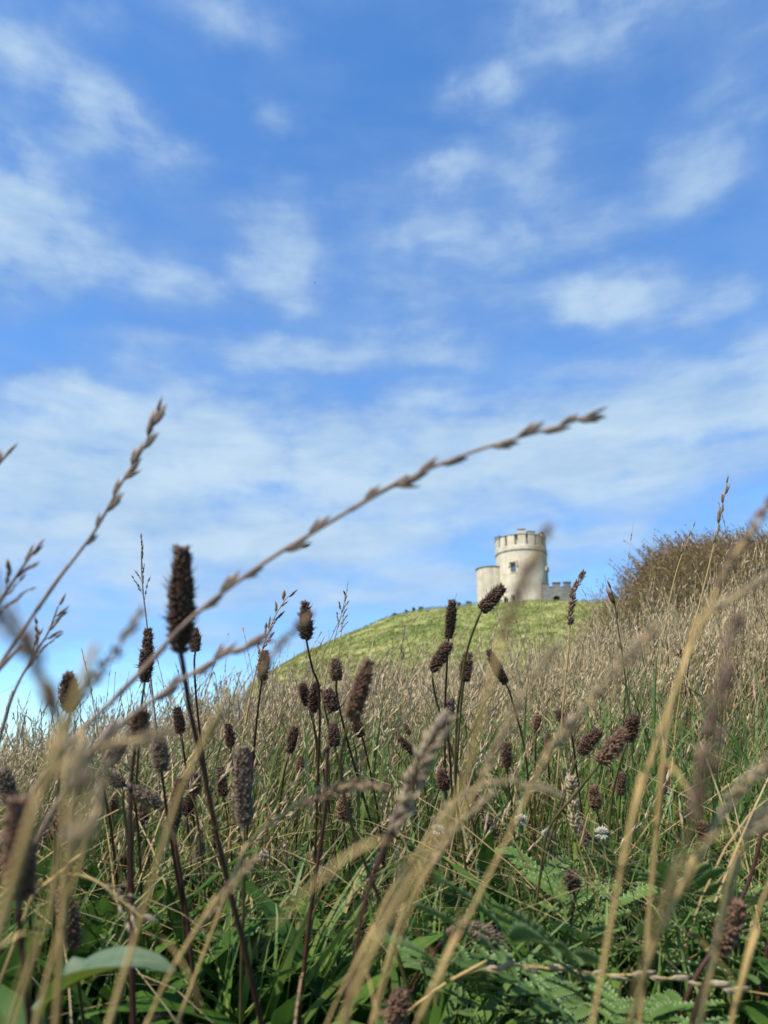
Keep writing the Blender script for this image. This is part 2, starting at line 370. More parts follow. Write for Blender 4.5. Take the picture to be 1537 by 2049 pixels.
near_c = m.ramp(m.noise(9, 6, .65), [(.3, (.018, .022, .008)), (.55, (.038, .042, .014)), (.75, (.065, .055, .025))])  # soil tones darkened to paint in the shade between the stalks
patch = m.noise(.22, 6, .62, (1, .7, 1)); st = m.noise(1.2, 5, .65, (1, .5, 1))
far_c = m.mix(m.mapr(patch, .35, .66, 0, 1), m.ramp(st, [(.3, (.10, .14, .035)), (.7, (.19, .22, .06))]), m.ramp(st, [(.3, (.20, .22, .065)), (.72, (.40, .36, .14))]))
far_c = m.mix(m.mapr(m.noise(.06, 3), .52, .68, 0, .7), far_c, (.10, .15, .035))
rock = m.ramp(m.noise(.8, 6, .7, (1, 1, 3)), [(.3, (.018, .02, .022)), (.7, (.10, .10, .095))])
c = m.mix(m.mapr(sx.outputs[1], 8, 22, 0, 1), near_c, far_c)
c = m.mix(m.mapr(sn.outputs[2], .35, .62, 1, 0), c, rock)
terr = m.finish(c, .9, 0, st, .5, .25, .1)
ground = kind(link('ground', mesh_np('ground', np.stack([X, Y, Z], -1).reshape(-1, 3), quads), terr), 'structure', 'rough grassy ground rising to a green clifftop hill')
# sea
ra = np.arange(96) * 2 * math.pi / 96; rr_ = np.geomspace(20, 50000, 30)
V = np.stack([np.outer(rr_, np.sin(ra)), np.outer(rr_, np.cos(ra)), np.full((30, 96), SEA)], -1).reshape(-1, 3)
i = np.arange(29)[:, None] * 96; j = np.arange(96)[None, :]; j2 = (j + 1) % 96
m = Mat('sea_water'); f = m.noise(.02, 6, .6, (1, .4, 1))
sea = kind(link('sea', mesh_np('sea', V, np.stack([i + j, i + 96 + j, i + 96 + j2, i + j2], -1).reshape(-1, 4)), m.finish(m.ramp(f, [(.3, (.03, .10, .16)), (.7, (.07, .17, .24))]), .25, 0, f, .4, 2., .5)), 'structure', 'blue sea far below the cliff')

# ------------------------------------------------------------------ hill grass (tufts blown by the wind)
n = 95000
y = 30 + 82 * rng.beta(1.3, 1.1, n); x = y * rng.uniform(-.165, .60, n); z = G(x, y)
keep = z > -2; x, y, z = x[keep], y[keep], z[keep]; n = len(x)
h = rng.uniform(.10, .26, n) * (1 + .35 * wob(x, y, .8)) ; h = np.clip(h, .08, .6)
h = np.where(y > 97, h * .8, h)
pn = .46 + .42 * wob(x, y, .31, 2.) + .30 * wob(x * 1.3 + y * .5, y, 1.25, 4.) + rng.normal(0, .24, n)
base = np.stack([x, y, z - .03], -1); lean = np.stack([h * rng.uniform(.3, 1.6, n), -h * rng.uniform(-.3, .5, n), h], -1)
V, q, al, rr, _ = ribbons(base, base + lean, np.stack([-h * .2, h * 0, h * .35], -1), rng.uniform(.05, .13, n), 2, np.clip(pn, 0, 1))
b = Bulk(); b.add(V, q, None, al, rr); kind(b.build('hill_grass', M['hillgrass']), 'stuff', 'windblown yellow green grass covering the hill below the tower')

# ------------------------------------------------------------------ tower
bk = R_ = ray(1048, 1203); TY = HY + 3.2
k = TY / R_.y; TX = R_.x * k; TD = k                      # TD: depth along the view axis
MPP = TD / FPX
def tz(py): return CAM.z + ray(1048, py).z * (TY - 3.4) / ray(1048, py).y
TZ0 = tz(1203)
def H_(py): return tz(py) - TZ0                            # height above the hill line, on the near face of the drum
RD = 51.3 * MPP
def revolve(prof, ns, a0=0, a1=2 * math.pi, cx=0, cy=0):
    """lathe a closed (r,z) profile; open arcs get end caps"""
    full = abs(a1 - a0 - 2 * math.pi) < 1e-6; na = ns if full else ns + 1
    an = a0 + (a1 - a0) * np.arange(na) / ns; p = np.array(prof); k = len(p)
    V = np.stack([cx + p[None, :, 0] * np.sin(an)[:, None], cy - p[None, :, 0] * np.cos(an)[:, None], np.repeat(p[None, :, 1], na, 0)], -1).reshape(-1, 3)
    q = []
    for a in range(ns):
        b_ = (a + 1) % na
        for c in range(k):
            d = (c + 1) % k; q.append((a * k + c, b_ * k + c, b_ * k + d, a * k + d))
    t = []
    if not full:
        for o, rev in ((0, 1), ((na - 1) * k, 0)):
            for c in range(1, k - 1):
                tr = (o, o + c, o + c + 1); t.append(tr[::-1] if rev else tr)
    return V, q, t
def box(x0, x1, y0, y1, z0, z1):
    V = [(x0, y0, z0), (x1, y0, z0), (x1, y1, z0), (x0, y1, z0), (x0, y0, z1), (x1, y0, z1), (x1, y1, z1), (x0, y1, z1)]
    return V, [(0, 3, 2, 1), (4, 5, 6, 7), (0, 1, 5, 4), (1, 2, 6, 5), (2, 3, 7, 6), (3, 0, 4, 7)]
def stone(name, a, b, c, sc=1.0, cour=0.0):
    m = Mat(name); f = m.noise(1.1 * sc, 7, .65); g = m.noise(.35, 4, .6, (2.5, 2.5, .5))
    col = m.ramp(f, [(.25, a), (.55, b), (.8, c)])
    col = m.mix(m.mapr(g, .46, .70, 0, .6), col, tuple(v * .66 for v in a)); g2 = m.noise(2.2, 6, .7, (1.6, 1.6, .22)); col = m.mix(m.mapr(g2, .52, .75, 0, .5), col, tuple(v * .55 for v in b))
    if cour:
        br = m.n('ShaderNodeTexBrick'); tcn = m.n('ShaderNodeTexCoord'); mp = m.n('ShaderNodeMapping'); mp.inputs['Rotation'].default_value = (R(90), 0, 0)
        m.l(tcn.outputs['Object'], mp.inputs[0]); m.l(mp.outputs[0], br.inputs[0])
        br.inputs['Scale'].default_value = 1.0; br.inputs['Brick Width'].default_value = .62; br.inputs['Row Height'].default_value = .22; br.inputs['Mortar Size'].default_value = .02
        br.inputs['Color1'].default_value = (.75, .75, .75, 1); br.inputs['Color2'].default_value = (1.15, 1.12, 1.08, 1); br.inputs['Mortar'].default_value = (.6, .6, .6, 1)
        col = m.mix(cour, col, br.outputs[0], 'MULTIPLY')
    return m.finish(col, .9, 0, f, .35, .05, .15)
M['render'] = stone('cream_harled_wall', (.38, .325, .225), (.50, .435, .315), (.58, .51, .385))
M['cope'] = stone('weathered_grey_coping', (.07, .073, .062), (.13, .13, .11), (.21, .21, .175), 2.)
M['grey'] = stone('grey_rubble_stone', (.12, .115, .105), (.20, .19, .17), (.30, .28, .25), 2., .7)
M['green_cope'] = stone('dark_greenish_stone', (.06, .085, .06), (.10, .125, .09), (.15, .165, .12), 2.)  # darker, greener stone tone for the side wall and merlon copings
m = Mat('window_frame_paint'); M['frame'] = m.finish((.05, .085, .08), .4)
m = Mat('window_glass'); M['glass'] = m.finish((.06, .10, .11), .12, spec=.5)
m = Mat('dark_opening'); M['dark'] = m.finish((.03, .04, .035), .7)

tower = thing('stone_tower', (TX, TY, TZ0), 'round cream rendered tower with battlements and a side turret on the hilltop', 'tower')
Zs0, Zs1, Zp = H_(1099), H_(1089.5), H_(1068)              # string course, parapet top
def piece(name, parts, mat, parent=tower, smooth=False):
    b = MB()
    for p in parts: b.add(p[0], p[1], p[2] if len(p) > 2 else ())
    return link(name, b.mesh(name, smooth), mat, parent)
def wincut(theta, w, z0, z1):                              # angular half width of an opening
    return theta - w / 2 / RD, theta + w / 2 / RD, z0, z1
def th(px): return math.asin(max(-1, min(1, (px - 1048) / 51.3)))
# drum built as a fine cylindrical wall with real window openings
OPEN = [(th(1018.3), th(1028.2), H_(1144.2), H_(1125)), (th(1018.8), th(1025), H_(1205), H_(1191)), (th(1091.2), th(1095.4), H_(1162), H_(1132))]
ths = sorted(set(list(np.linspace(-math.pi, math.pi, 97)) + [o[0] for o in OPEN] + [o[1] for o in OPEN]))
zs = sorted(set(list(np.linspace(-3, Zs0, 14)) + [v for o in OPEN for v in (o[2], o[3])]))
b = MB(); RI = RD - .38
grid = {}
def taper(z): return RD * (1 + .004 * (1 - (z + 3) / (Zs0 + 3)))
vs_ = []; 
def vid(r_in, a, z):
    key = (r_in, a % len(ths) if a != len(ths) - 1 else 0, z)
    if key not in grid:
        rr2 = RI if r_in else taper(zs[z]); grid[key] = len(vs_); vs_.append((rr2 * math.sin(ths[a]), -rr2 * math.cos(ths[a]), zs[z]))
    return grid[key]
def is_open(a, z):
    tm = (ths[a] + ths[a + 1]) / 2; zm = (zs[z] + zs[z + 1]) / 2
    return any(o[0] < tm < o[1] and o[2] < zm < o[3] for o in OPEN)
qs = []
for a in range(len(ths) - 1):
    for z_ in range(len(zs) - 1):
        if is_open(a, z_): continue
        qs.append((vid(0, a, z_), vid(0, a + 1, z_), vid(0, a + 1, z_ + 1), vid(0, a, z_ + 1)))
        for (da, dz, e) in ((1, 0, 'r'), (-1, 0, 'l'), (0, 1, 't'), (0, -1, 'b')):
            aa, zz = a + da, z_ + dz
            if 0 <= aa < len(ths) - 1 and 0 <= zz < len(zs) - 1 and is_open(aa, zz):
                if e == 'r': qs.append((vid(0, a + 1, z_), vid(1, a + 1, z_), vid(1, a + 1, z_ + 1), vid(0, a + 1, z_ + 1)))
                if e == 'l': qs.append((vid(1, a, z_), vid(0, a, z_), vid(0, a, z_ + 1), vid(1, a, z_ + 1)))
                if e == 't': qs.append((vid(0, a, z_ + 1), vid(0, a + 1, z_ + 1), vid(1, a + 1, z_ + 1), vid(1, a, z_ + 1)))
                if e == 'b': qs.append((vid(1, a, z_), vid(1, a + 1, z_), vid(0, a + 1, z_), vid(0, a, z_)))
b.add(vs_, qs); wall = link('wall', b.mesh('wall', False), M['render'], tower)
piece('string_course', [revolve([(RD - .3, Zs0 - .02), (RD + .02, Zs0), (RD + .06, Zs0 + .12), (RD + .07, Zs1 - .08), (RD + .0, Zs1), (RD - .3, Zs1)], 96)], M['render'])
piece('string_shade_band', [revolve([(RD - .2, Zs0 - .16), (RD + .05, Zs0 - .16), (RD + .07, Zs0 - .022), (RD - .2, Zs0 - .022)], 96)], M['cope'])  # dark ring put under the string course to stand for its shadow
piece('parapet', [revolve([(RD - .75, Zs1 - .6), (RD - .46, Zs1 - .6), (RD - .46, Zp - .12), (RD - .75, Zp - .12)], 96)], M['render'])
piece('tower_roof', [revolve([(.01, Zs1 - .3), (RD - .7, Zs1 - .35), (RD - .7, Zs1 - .5), (.01, Zs1 - .5)], 48)], M['cope'])
# outer panels of the parapet between narrow slots, some raised as merlons
PAN = [(-1.48, -1.18, 1063.5), (-1.08, -.80, 1068.5), (-.71, -.40, 1067.5), (-.26, .04, 1058.5), (.14, .44, 1062.5), (.53, .80, 1068.5), (.90, 1.20, 1061.5), (1.28, 1.52, 1063)]
a_ = 1.62; kk = 0
while a_ < 2 * math.pi - 1.60:
    PAN.append((a_, a_ + .30, 1060.5 if kk % 3 == 1 else 1068)); a_ += .40; kk += 1
for (a0, a1, pt) in PAN:
    rt = RD - .02
    mo = piece('merlon', [revolve([(RD - .458, Zs1 + .002), (rt, Zs1 + .002), (rt, Zp - .122), (RD - .458, Zp - .122)], 6, a0, a1)], M['render'])
    if pt < 1066:                                           # raised block standing on the coping
        zt = H_(pt) - .15
        b = MB(); V, q, t = revolve([(RD - .62, Zp - .018), (rt + .004, Zp - .018), (rt + .004, zt), (RD - .62, zt)], 6, a0, a1); b.add(V, q, t); link('merlon_head', b.mesh('merlon_head', False), M['render'], mo)
        b = MB(); V, q, t = revolve([(RD - .68, zt + .002), (rt + .06, zt + .002), (rt + .04, zt + .15), (RD - .66, zt + .15)], 6, a0 - .012, a1 + .012); b.add(V, q, t)
        link('coping', b.mesh('coping', False), M['cope'], mo)
piece('parapet_coping', [revolve([(RD - .78, Zp - .118), (RD + .03, Zp - .118), (RD + .02, Zp - .02), (RD - .78, Zp - .02)], 96)], M['cope'])
b = MB(); fx, fy = (1093 - 1048) * MPP * .9, -.55 * RD; b.add(*revolve([(.01, H_(1061)), (.28, H_(1061)), (.24, H_(1059.3)), (.1, H_(1057.2)), (.01, H_(1056.8))], 10, cx=fx, cy=fy)[:2]); link('finial', b.mesh('finial', True), M['cope'], tower)
b = MB(); b.tube([((1080.5 - 1048) * MPP, .4, Zs1 - .4), ((1080.5 - 1048) * MPP, .4, H_(1045.5))], .05, 6); mast = link('mast', b.mesh('mast'), M['frame'], tower)
b = MB(); b.spindle(((1080.5 - 1048) * MPP - .12, .4, H_(1049)), (1, 0, .2), .3, .09); b.spindle(((1080.5 - 1048) * MPP, .4, H_(1050.5)), (.2, 0, 1), .28, .05); link('wind_vane', b.mesh('wind_vane'), M['frame'], mast)
# windows with hood moulds
def window(o, hood=True, drop=.42, bars=True):
    a0, a1, z0, z1 = o; tm = (a0 + a1) / 2; w = (a1 - a0) * RD
    rot = Matrix.Rotation(tm, 4, 'Z'); off = Vector((math.sin(tm), -math.cos(tm), 0))
    def put(name, parts, mat, par):
        b = MB()
        for p in parts:
            V = [tuple(rot @ Vector(v)) for v in p[0]]; b.add(V, p[1])
        return link(name, b.mesh(name, False), mat, par)
    r0 = RD - .30; fw = .09
    fr = [box(-w / 2, -w / 2 + fw, -r0 - .02, -r0 + .06, z0, z1), box(w / 2 - fw, w / 2, -r0 - .02, -r0 + .06, z0, z1), box(-w / 2 + fw, w / 2 - fw, -r0 - .02, -r0 + .06, z1 - fw, z1), box(-w / 2 + fw, w / 2 - fw, -r0 - .02, -r0 + .06, z0, z0 + fw)]
    if bars: fr += [box(-.025, .025, -r0 - .01, -r0 + .04, z0 + fw, z1 - fw)]
    wf = put('window', fr, M['frame'], tower)
    if bars:
        zm = z0 + (z1 - z0) * .5
        put('pane', [box(-w / 2 + fw, -.025, -r0 + .01, -r0 + .03, z0 + fw, z1 - fw), box(.025, w / 2 - fw, -r0 + .01, -r0 + .03, z0 + fw, z1 - fw)], M['glass'], wf)
    else: put('pane', [box(-w / 2 + fw, w / 2 - fw, -r0 + .01, -r0 + .03, z0 + fw, z1 - fw)], M['dark'], wf)
    if hood:
        h0 = z1 + .10; e = .20
        put('hood_mould', [box(-w / 2 - e, w / 2 + e, -RD - .17, -RD + .25, h0, h0 + .17), box(-w / 2 - e, -w / 2 - e + .13, -RD - .17, -RD + .25, h0 - drop, h0 - .002), box(w / 2 + e - .13, w / 2 + e, -RD - .17, -RD + .25, h0 - drop, h0 - .002),
                          box(-w / 2 - e - .14, -w / 2 - e + .13, -RD - .17, -RD + .25, h0 - drop - .13, h0 - drop - .002), box(w / 2 + e - .13, w / 2 + e + .14, -RD - .17, -RD + .25, h0 - drop - .13, h0 - drop - .002)], M['render'], wf)
    put('sill', [box(-w / 2 - .06, w / 2 + .06, -RD - .09, -RD + .3, z0 - .12, z0 - .003)], M['render'], wf)
window(OPEN[0]); window(OPEN[1], drop=.3, bars=False); window(OPEN[2], drop=.3, bars=False)
# side turret
TRr = 31 * MPP; tcx = (987 - 1048) * MPP; tcy = .6
tur = piece('stair_turret', [revolve([(.01, -3), (TRr, -3), (TRr * .995, H_(1127.5)), (.01, H_(1127.5))], 64, cx=tcx, cy=tcy)], M['render'], tower, False)
b = MB(); b.add(*revolve([(.01, H_(1127.5) + .002), (TRr + .06, H_(1127.5) + .002), (TRr + .06, H_(1124.8)), (.01, H_(1124))], 64, cx=tcx, cy=tcy)[:2]); link('turret_coping', b.mesh('turret_coping', False), M['cope'], tur)
# grey forecourt wall with crenels and a low arch
def X_(px): return (px - 1048) * MPP
WX, WYf = X_(1078), -RD * .92
cw = thing('courtyard_wall', (TX + X_(1105), TY + WYf, TZ0), 'low grey stone wall with stepped battlements and an arch beside the tower', 'wall')
ox = X_(1105)
def wpiece(name, boxes, mat, parent=cw):
    b = MB()
    for v in boxes: b.add(*v)
    return link(name, b.mesh(name, False), mat, parent)
ax0, ax1, az1 = X_(1097) - ox, X_(1110) - ox, H_(1191.5)
y0, y1 = 0, .5
low, mid = H_(1174.5), H_(1165.5)
wb = [box(X_(1078) - ox, ax0, y0, y1, -3, low - .45), box(ax1, X_(1133.4) - ox, y0, y1, -3, low - .45)]
nseg = 12
arc = []
hw = (ax1 - ax0) / 2; acx = (ax0 + ax1) / 2; az0 = H_(1197)
Vw = []; qw = []
for s_ in range(nseg + 1):                                  # masonry above the arch: strips from the arch curve to the wall top
    a = math.pi * (1 - s_ / nseg); xx = acx + hw * math.cos(a); zz = az0 + (az1 - az0) * math.sin(a)
    Vw += [(xx, y0, zz), (xx, y1, zz), (xx, y1, low - .45), (xx, y0, low - .45)]
for s_ in range(nseg):
    o0, o1 = s_ * 4, s_ * 4 + 4
    qw += [(o0, o1, o1 + 3, o0 + 3), (o0 + 1, o0 + 2, o1 + 2, o1 + 1), (o0, o0 + 1, o1 + 1, o1), (o0 + 3, o1 + 3, o1 + 2, o0 + 2)]
wb.append((Vw, qw))
wpiece('wall', wb, M['grey'])
wpiece('wall_head', [box(X_(1078) - ox, X_(1133.4) - ox, y0 + .003, y1 - .003, low - .448, low)], M['grey'])
wpiece('side_wall', [box(X_(1129.6) - ox, X_(1133.4) - ox, y1 + .003, y1 + 2.6, -3, mid)], M['green_cope'])
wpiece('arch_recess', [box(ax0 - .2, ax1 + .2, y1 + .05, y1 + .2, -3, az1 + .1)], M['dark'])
for (p0, p1, pt) in ((1078, 1089, 1166.2), (1099, 1113, 1165), (1120.5, 1133.4, 1164)):
    zt = H_(pt) - .1
    mo = wpiece('merlon', [box(X_(p0) - ox, X_(p1) - ox, y0 + .006, y1 - .006, low + .002, zt)], M['grey'])
    wpiece('coping', [box(X_(p0) - ox - .07, X_(p1) - ox + .07, y0 - .08, y1 + .08, zt + .002, zt + .14)], M['green_cope'], mo)
for (p0, p1) in ((1089, 1099), (1113, 1120.5)):
    wpiece('coping', [box(X_(p0) - ox + .072, X_(p1) - ox - .072, y0 - .06, y1 + .06, low + .002, low + .10)], M['cope'])

# ------------------------------------------------------------------ hill rock, bushes, boulder
def lump(name, c, size, mat, label, cat, seed, sub=3, rough=.45, group=None, freq=1.3):
    bm = bmesh.new(); bmesh.ops.create_icosphere(bm, subdivisions=sub, radius=1)
    for v in bm.verts:
        d = v.co.normalized(); k = 1 + rough * mnoise.fractal(d * freq + Vector((seed, seed * 2, 0)), .7, 2.2, 5) * 1.4
        cell = mnoise.cell(d * 2.2 + Vector((seed, 0, 0))) * .22
        v.co = Vector((d.x * size[0], d.y * size[1], d.z * size[2])) * (k + cell)
    me = bpy.data.meshes.new(name); bm.to_mesh(me); bm.free(); o = link(name, me, mat); o.location = c
    return tag(o, label, cat, group)
M['rock'] = stone('dark_cliff_rock', (.012, .014, .016), (.035, .038, .04), (.12, .12, .11), 2.5)
p = ray_ground(588, 1402, 30); lump('rock_outcrop', p + Vector((0, .6, -.3)), (1.6, 1.2, 1.0), M['rock'], 'dark craggy rock outcrop at the cliff edge of the hill', 'rock', 3, 4, .5)
p = ray_ground(555, 1378, 30); lump('rock_outcrop', p + Vector((0, .6, -.2)), (1.3, 1.0, .6), M['rock'], 'small grey rock ledge near the left end of the hill', 'rock', 9, 4, .5)
def leafy(name, p, w, h, nl, mat, label, cat, group, size=.11):
    n = nl; u = rng.normal(size=(n, 3)); u /= np.linalg.norm(u, axis=1)[:, None]; rr3 = rng.uniform(.35, 1, n) ** .6
    q0 = u * rr3[:, None] * np.array([w / 2, w / 2, h / 2]) * (1 + .35 * np.sin(u[:, :1] * 5 + p[0])) + np.array([0, 0, h * .45])
    V, t, al, rr4 = diamonds(q0, u + rng.normal(0, .6, (n, 3)), rng.uniform(.6, 1.4, n) * size, rng.uniform(.5, 1, n) * size, rng.random(n), rng.random(n))
    b = Bulk(); b.add(V, None, t, al, rr4); root = thing(name, p, label, cat, group)
    b.build('crown', mat, root)
    s = MB()
    for k in range(5): a = k * 1.3; s.tube([(0, 0, -.15), (math.cos(a) * w * .12, math.sin(a) * w * .12, h * .3), (math.cos(a) * w * .3, math.sin(a) * w * .3, h * .7)], [.03, .02, .008], 5)
    link('stem', s.mesh('stem'), M['stemd'], root)
    return root
M['bush'] = blade_mat('dark_bush_leaf', [(0, (.016, .026, .014)), (1, (.05, .065, .03))], [(0, (.02, .03, .016)), (1, (.07, .085, .04))], .15, .6)
def crest_point(px):
    x = None
    for (a, b_) in zip(CREST, CREST[1:]):
        if a[0] <= px <= b_[0]: py = a[1] + (b_[1] - a[1]) * (px - a[0]) / (b_[0] - a[0])
    r_ = ray(px, py); k = (HY + .3) / r_.y; x = CAM.x + r_.x * k; y = CAM.y + r_.y * k
    return Vector((x, y, gz(x, y)))
for (px, w, h, lab) in ((813, .55, .55, 'leftmost dark little bush on the hill crest'), (828, .42, .75, 'narrow upright dark bush on the hill crest'), (843, .8, .5, 'wide dark bush on the hill crest, third from the left'),
                        (918, .6, .6, 'dark bush on the crest just right of the upright plantain head'), (938, .95, .55, 'widest dark bush on the crest, nearest the turret'), (790, .9, .3, 'very low green bush where the hill crest begins to fall')):
    leafy('bush', crest_point(px) + Vector((0, 0, -.05)), w * .72, h * .75, 300, M['bush'], lab, 'bush', 'dark bushes on the hill crest')
p = ray_ground(1003.5, 1203.5, 60)
lump('boulder', Vector((TX + X_(1003.5), TY - RD - .4, gz(TX + X_(1003.5), TY - RD - .4) + .25)), (.28, .25, .38), M['rock'], 'small dark boulder at the foot of the tower left of the low doorway', 'boulder', 5, 3, .4)

# ------------------------------------------------------------------ near meadow (stuff)
ENVX = [-200, 0, 150, 300, 450, 560, 650, 800, 950, 1100, 1200, 1300, 1400, 1537, 1800]
ENVY = [1515, 1500, 1468, 1432, 1402, 1366, 1352, 1345, 1335, 1310, 1275, 1225, 1195, 1150, 1120]
def px_of(x, y, z):
    dx, dy, dz = x - CAM.x, y - CAM.y, z - CAM.z
    f = dy * CF.y + dz * CF.z; return CX + FPX * dx / f, CY - FPX * (dy * CU.y + dz * CU.z) / f
def hmax(x, y, jit):
    """tallest a stalk standing here may be so that the meadow keeps its skyline"""
    px, _ = px_of(x, y, .3 + 0 * x); e = np.interp(px, ENVX, ENVY) - jit
    v = CF.y + CU.y * (CY - e) / FPX; w = CF.z + CU.z * (CY - e) / FPX
    return CAM.z + y * w / v - G(x, y)
def scatter(n, r0, r1, a0=-36, a1=38, pw=1.0):
    r = r0 * (r1 / r0) ** (rng.random(n) ** pw); a = R(1) * rng.uniform(a0, a1, n)
    return r * np.sin(a), r * np.cos(a), r
def greenness(x, y):
    px, _ = px_of(x, y, .3 + 0 * x); r = np.hypot(x, y)
    return np.clip(1.02 - .48 * r + .34 * sstep(850, 1250, px) + .28 * wob(x, y, 2.1), .10, 1)
def green_field(name, n, r0, r1, hr, wr, label, mat='green', a0=-36, a1=38):
    x, y, r = scatter(n, r0, r1, a0, a1); g = greenness(x, y); k = rng.random(len(x)) < np.clip(g + .12, 0, 1); x, y, r, g = x[k], y[k], r[k], g[k]; n = len(x)
    h = np.minimum(rng.uniform(*hr, n), np.maximum(hmax(x, y, rng.exponential(12, n) - 40), .05)); z = G(x, y)
    base = np.stack([x, y, z - .01], -1); a = rng.uniform(0, 2 * math.pi, n); ln = h * np.abs(rng.normal(.35, .3, n))
    top = base + np.stack([np.cos(a) * ln + h * .12, np.sin(a) * ln, h], -1)
    bend = np.stack([-np.cos(a) * ln * .5, -np.sin(a) * ln * .5, h * rng.uniform(.0, .5, n)], -1)
    V, q, al, rr, _ = ribbons(base, top, bend, rng.uniform(*wr, n) * np.clip(.7 + .3 * r, .7, 1.6), 4, np.clip(rng.beta(2, 2.6, n) + .12 * (1 - g), 0, 1))
    b = Bulk(); b.add(V, q, None, al, rr); return kind(b.build(name, M[mat]), 'stuff', label)
green_field('meadow_grass', 5200, .52, 1.25, (.03, .12), (.0013, .0034), 'short green grass between the plants at the bottom of the picture')
green_field('meadow_grass', 3200, .75, 1.5, (.14, .30), (.0016, .0042), 'long green blades rising through the plants of the lower meadow')
green_field('meadow_grass', 15000, 1.0, 2.4, (.10, .30), (.0015, .0035), 'thin green grass blades in the middle of the meadow')
green_field('meadow_grass', 15000, 2.0, 4.6, (.18, .46), (.002, .0042), 'green grass mixed into the far meadow')
green_field('rush_grass', 9000, 1.3, 4.4, (.22, .50), (.0018, .0036), 'dark green upright rushes growing among the dry grass on the right', 'rush', 2, 34)
def straw_field(name, n, r0, r1, hr, label, heads=1.0, keepf=None, lean=.16, mat='straw', ns=13, a0=-36, a1=38, allk=False):
    x, y, r = scatter(n, r0, r1, a0, a1); g = greenness(x, y); k = rng.random(len(x)) < np.clip(1.15 - g * 1.02, .05, 1) * (1 - .50 * sstep(800, 1100, px_of(x, y, .3 + 0 * x)[0])) + allk; x, y, r = x[k], y[k], r[k]; n = len(x)
    h = np.minimum(rng.uniform(*hr, n), np.maximum(hmax(x, y, rng.exponential(30, n) + allk * rng.uniform(0, 70, n) - rng.uniform(0, 100, n)), .06)); z = G(x, y)
    base = np.stack([x, y, z - .01], -1)
    l = rng.normal(lean, .20, n); l2 = rng.normal(0, .16, n)
    top = base + np.stack([h * l, h * l2, h], -1); bend = np.stack([-h * l * .45, h * l2 * -.3, h * .04], -1)
    wd = rng.uniform(.0011, .0022, n) * np.clip(.7 + .22 * r, .8, 1.7)
    rn = np.clip(rng.beta(2, 2, n) + .25 * wob(x, y, 2.7, 1.), 0, 1)
    V, q, al, rr, Pt = ribbons(base, top, bend, wd, 5, rn, prof=np.linspace(1, .55, 6), along=(0, .75))
    b = Bulk(); b.add(V, q, None, al, rr)
    V, q, al, rr, _ = ribbons(base, top, bend, wd, 5, rn, side=np.tile([[0, 1., 0]], (n, 1)), prof=np.linspace(1, .55, 6), along=(0, .75)); b.add(V, q, None, al, rr)
    hd = np.where(rng.random(n) < heads)[0]; tt = rng.uniform(0, 1, (len(hd), ns)); tt.sort(1)
    hl = rng.uniform(.14, .32, len(hd))[:, None]
    t = 1 - hl + hl * tt                                         # position along the stalk
    Ph = base[hd][:, None] + (top - base)[hd][:, None] * t[..., None] + bend[hd][:, None] * (t * (1 - t) * 2)[..., None]
    d = (top - base)[hd] - bend[hd] * 1.4; d = d / np.linalg.norm(d, axis=1)[:, None]
    spread = rng.choice([.05, .11, .20, .42], len(hd), p=[.32, .34, .24, .10])
    D = d[:, None] + rng.normal(0, 1, (len(hd), ns, 3)) * spread[:, None, None]; D = D.reshape(-1, 3)
    Lh = (rng.uniform(.006, .013, (len(hd), ns)) * (1.15 - .4 * tt) * np.clip(.8 + .15 * r[hd], .8, 1.5)[:, None]).ravel()
    V, t3, al, rr = diamonds(Ph.reshape(-1, 3), D, Lh, Lh * rng.uniform(.16, .26, len(Lh)), np.repeat(rn[hd], ns), np.full(len(Lh), 1.))
    b.add(V, None, t3, al, rr); return kind(b.build(name, M[mat]), 'stuff', label)
straw_field('dry_grass', 8000, .95, 1.9, (.20, .44), 'dry straw coloured grass stalks in the middle of the meadow')
straw_field('dry_grass', 7500, 1.5, 3.2, (.26, .54), 'dense dry grass stalks with pale seed heads')
straw_field('dry_grass', 4000, 2.8, 4.8, (.34, .60), 'dry seeding grass along the skyline of the meadow')
straw_field('tall_straw', 1800, 1.1, 2.6, (.28, .58), 'tall thin straw stalks standing in the middle of the meadow', lean=.14, a0=-26, a1=12, allk=True)
straw_field('dry_grass', 1200, .62, 1.15, (.10, .24), 'thin dry stalks low among the green plants at the front', lean=.25)
straw_field('tall_straw', 2000, 1.1, 2.6, (.40, .70), 'tall straw stalks standing on the right in front of the bank', lean=.22, a0=9, a1=30, allk=True)
# dry litter lying criss-cross low down
x, y, r = scatter(2600, .55, 2.2); n = len(x); a = rng.uniform(0, 2 * math.pi, n); ln = rng.uniform(.08, .28, n)
base = np.stack([x, y, G(x, y) + rng.uniform(0, .10, n)], -1); top = base + np.stack([np.cos(a) * ln, np.sin(a) * ln, rng.uniform(-.02, .12, n)], -1)
V, q, al, rr, _ = ribbons(base, top, np.stack([0 * x, 0 * x, rng.uniform(0, .06, n)], -1), rng.uniform(.0008, .002, n), 5, rng.random(n))
b = Bulk(); b.add(V, q, None, al, rr); kind(b.build('grass_litter', M['straw']), 'stuff', 'dry grass blades lying across each other near the ground')
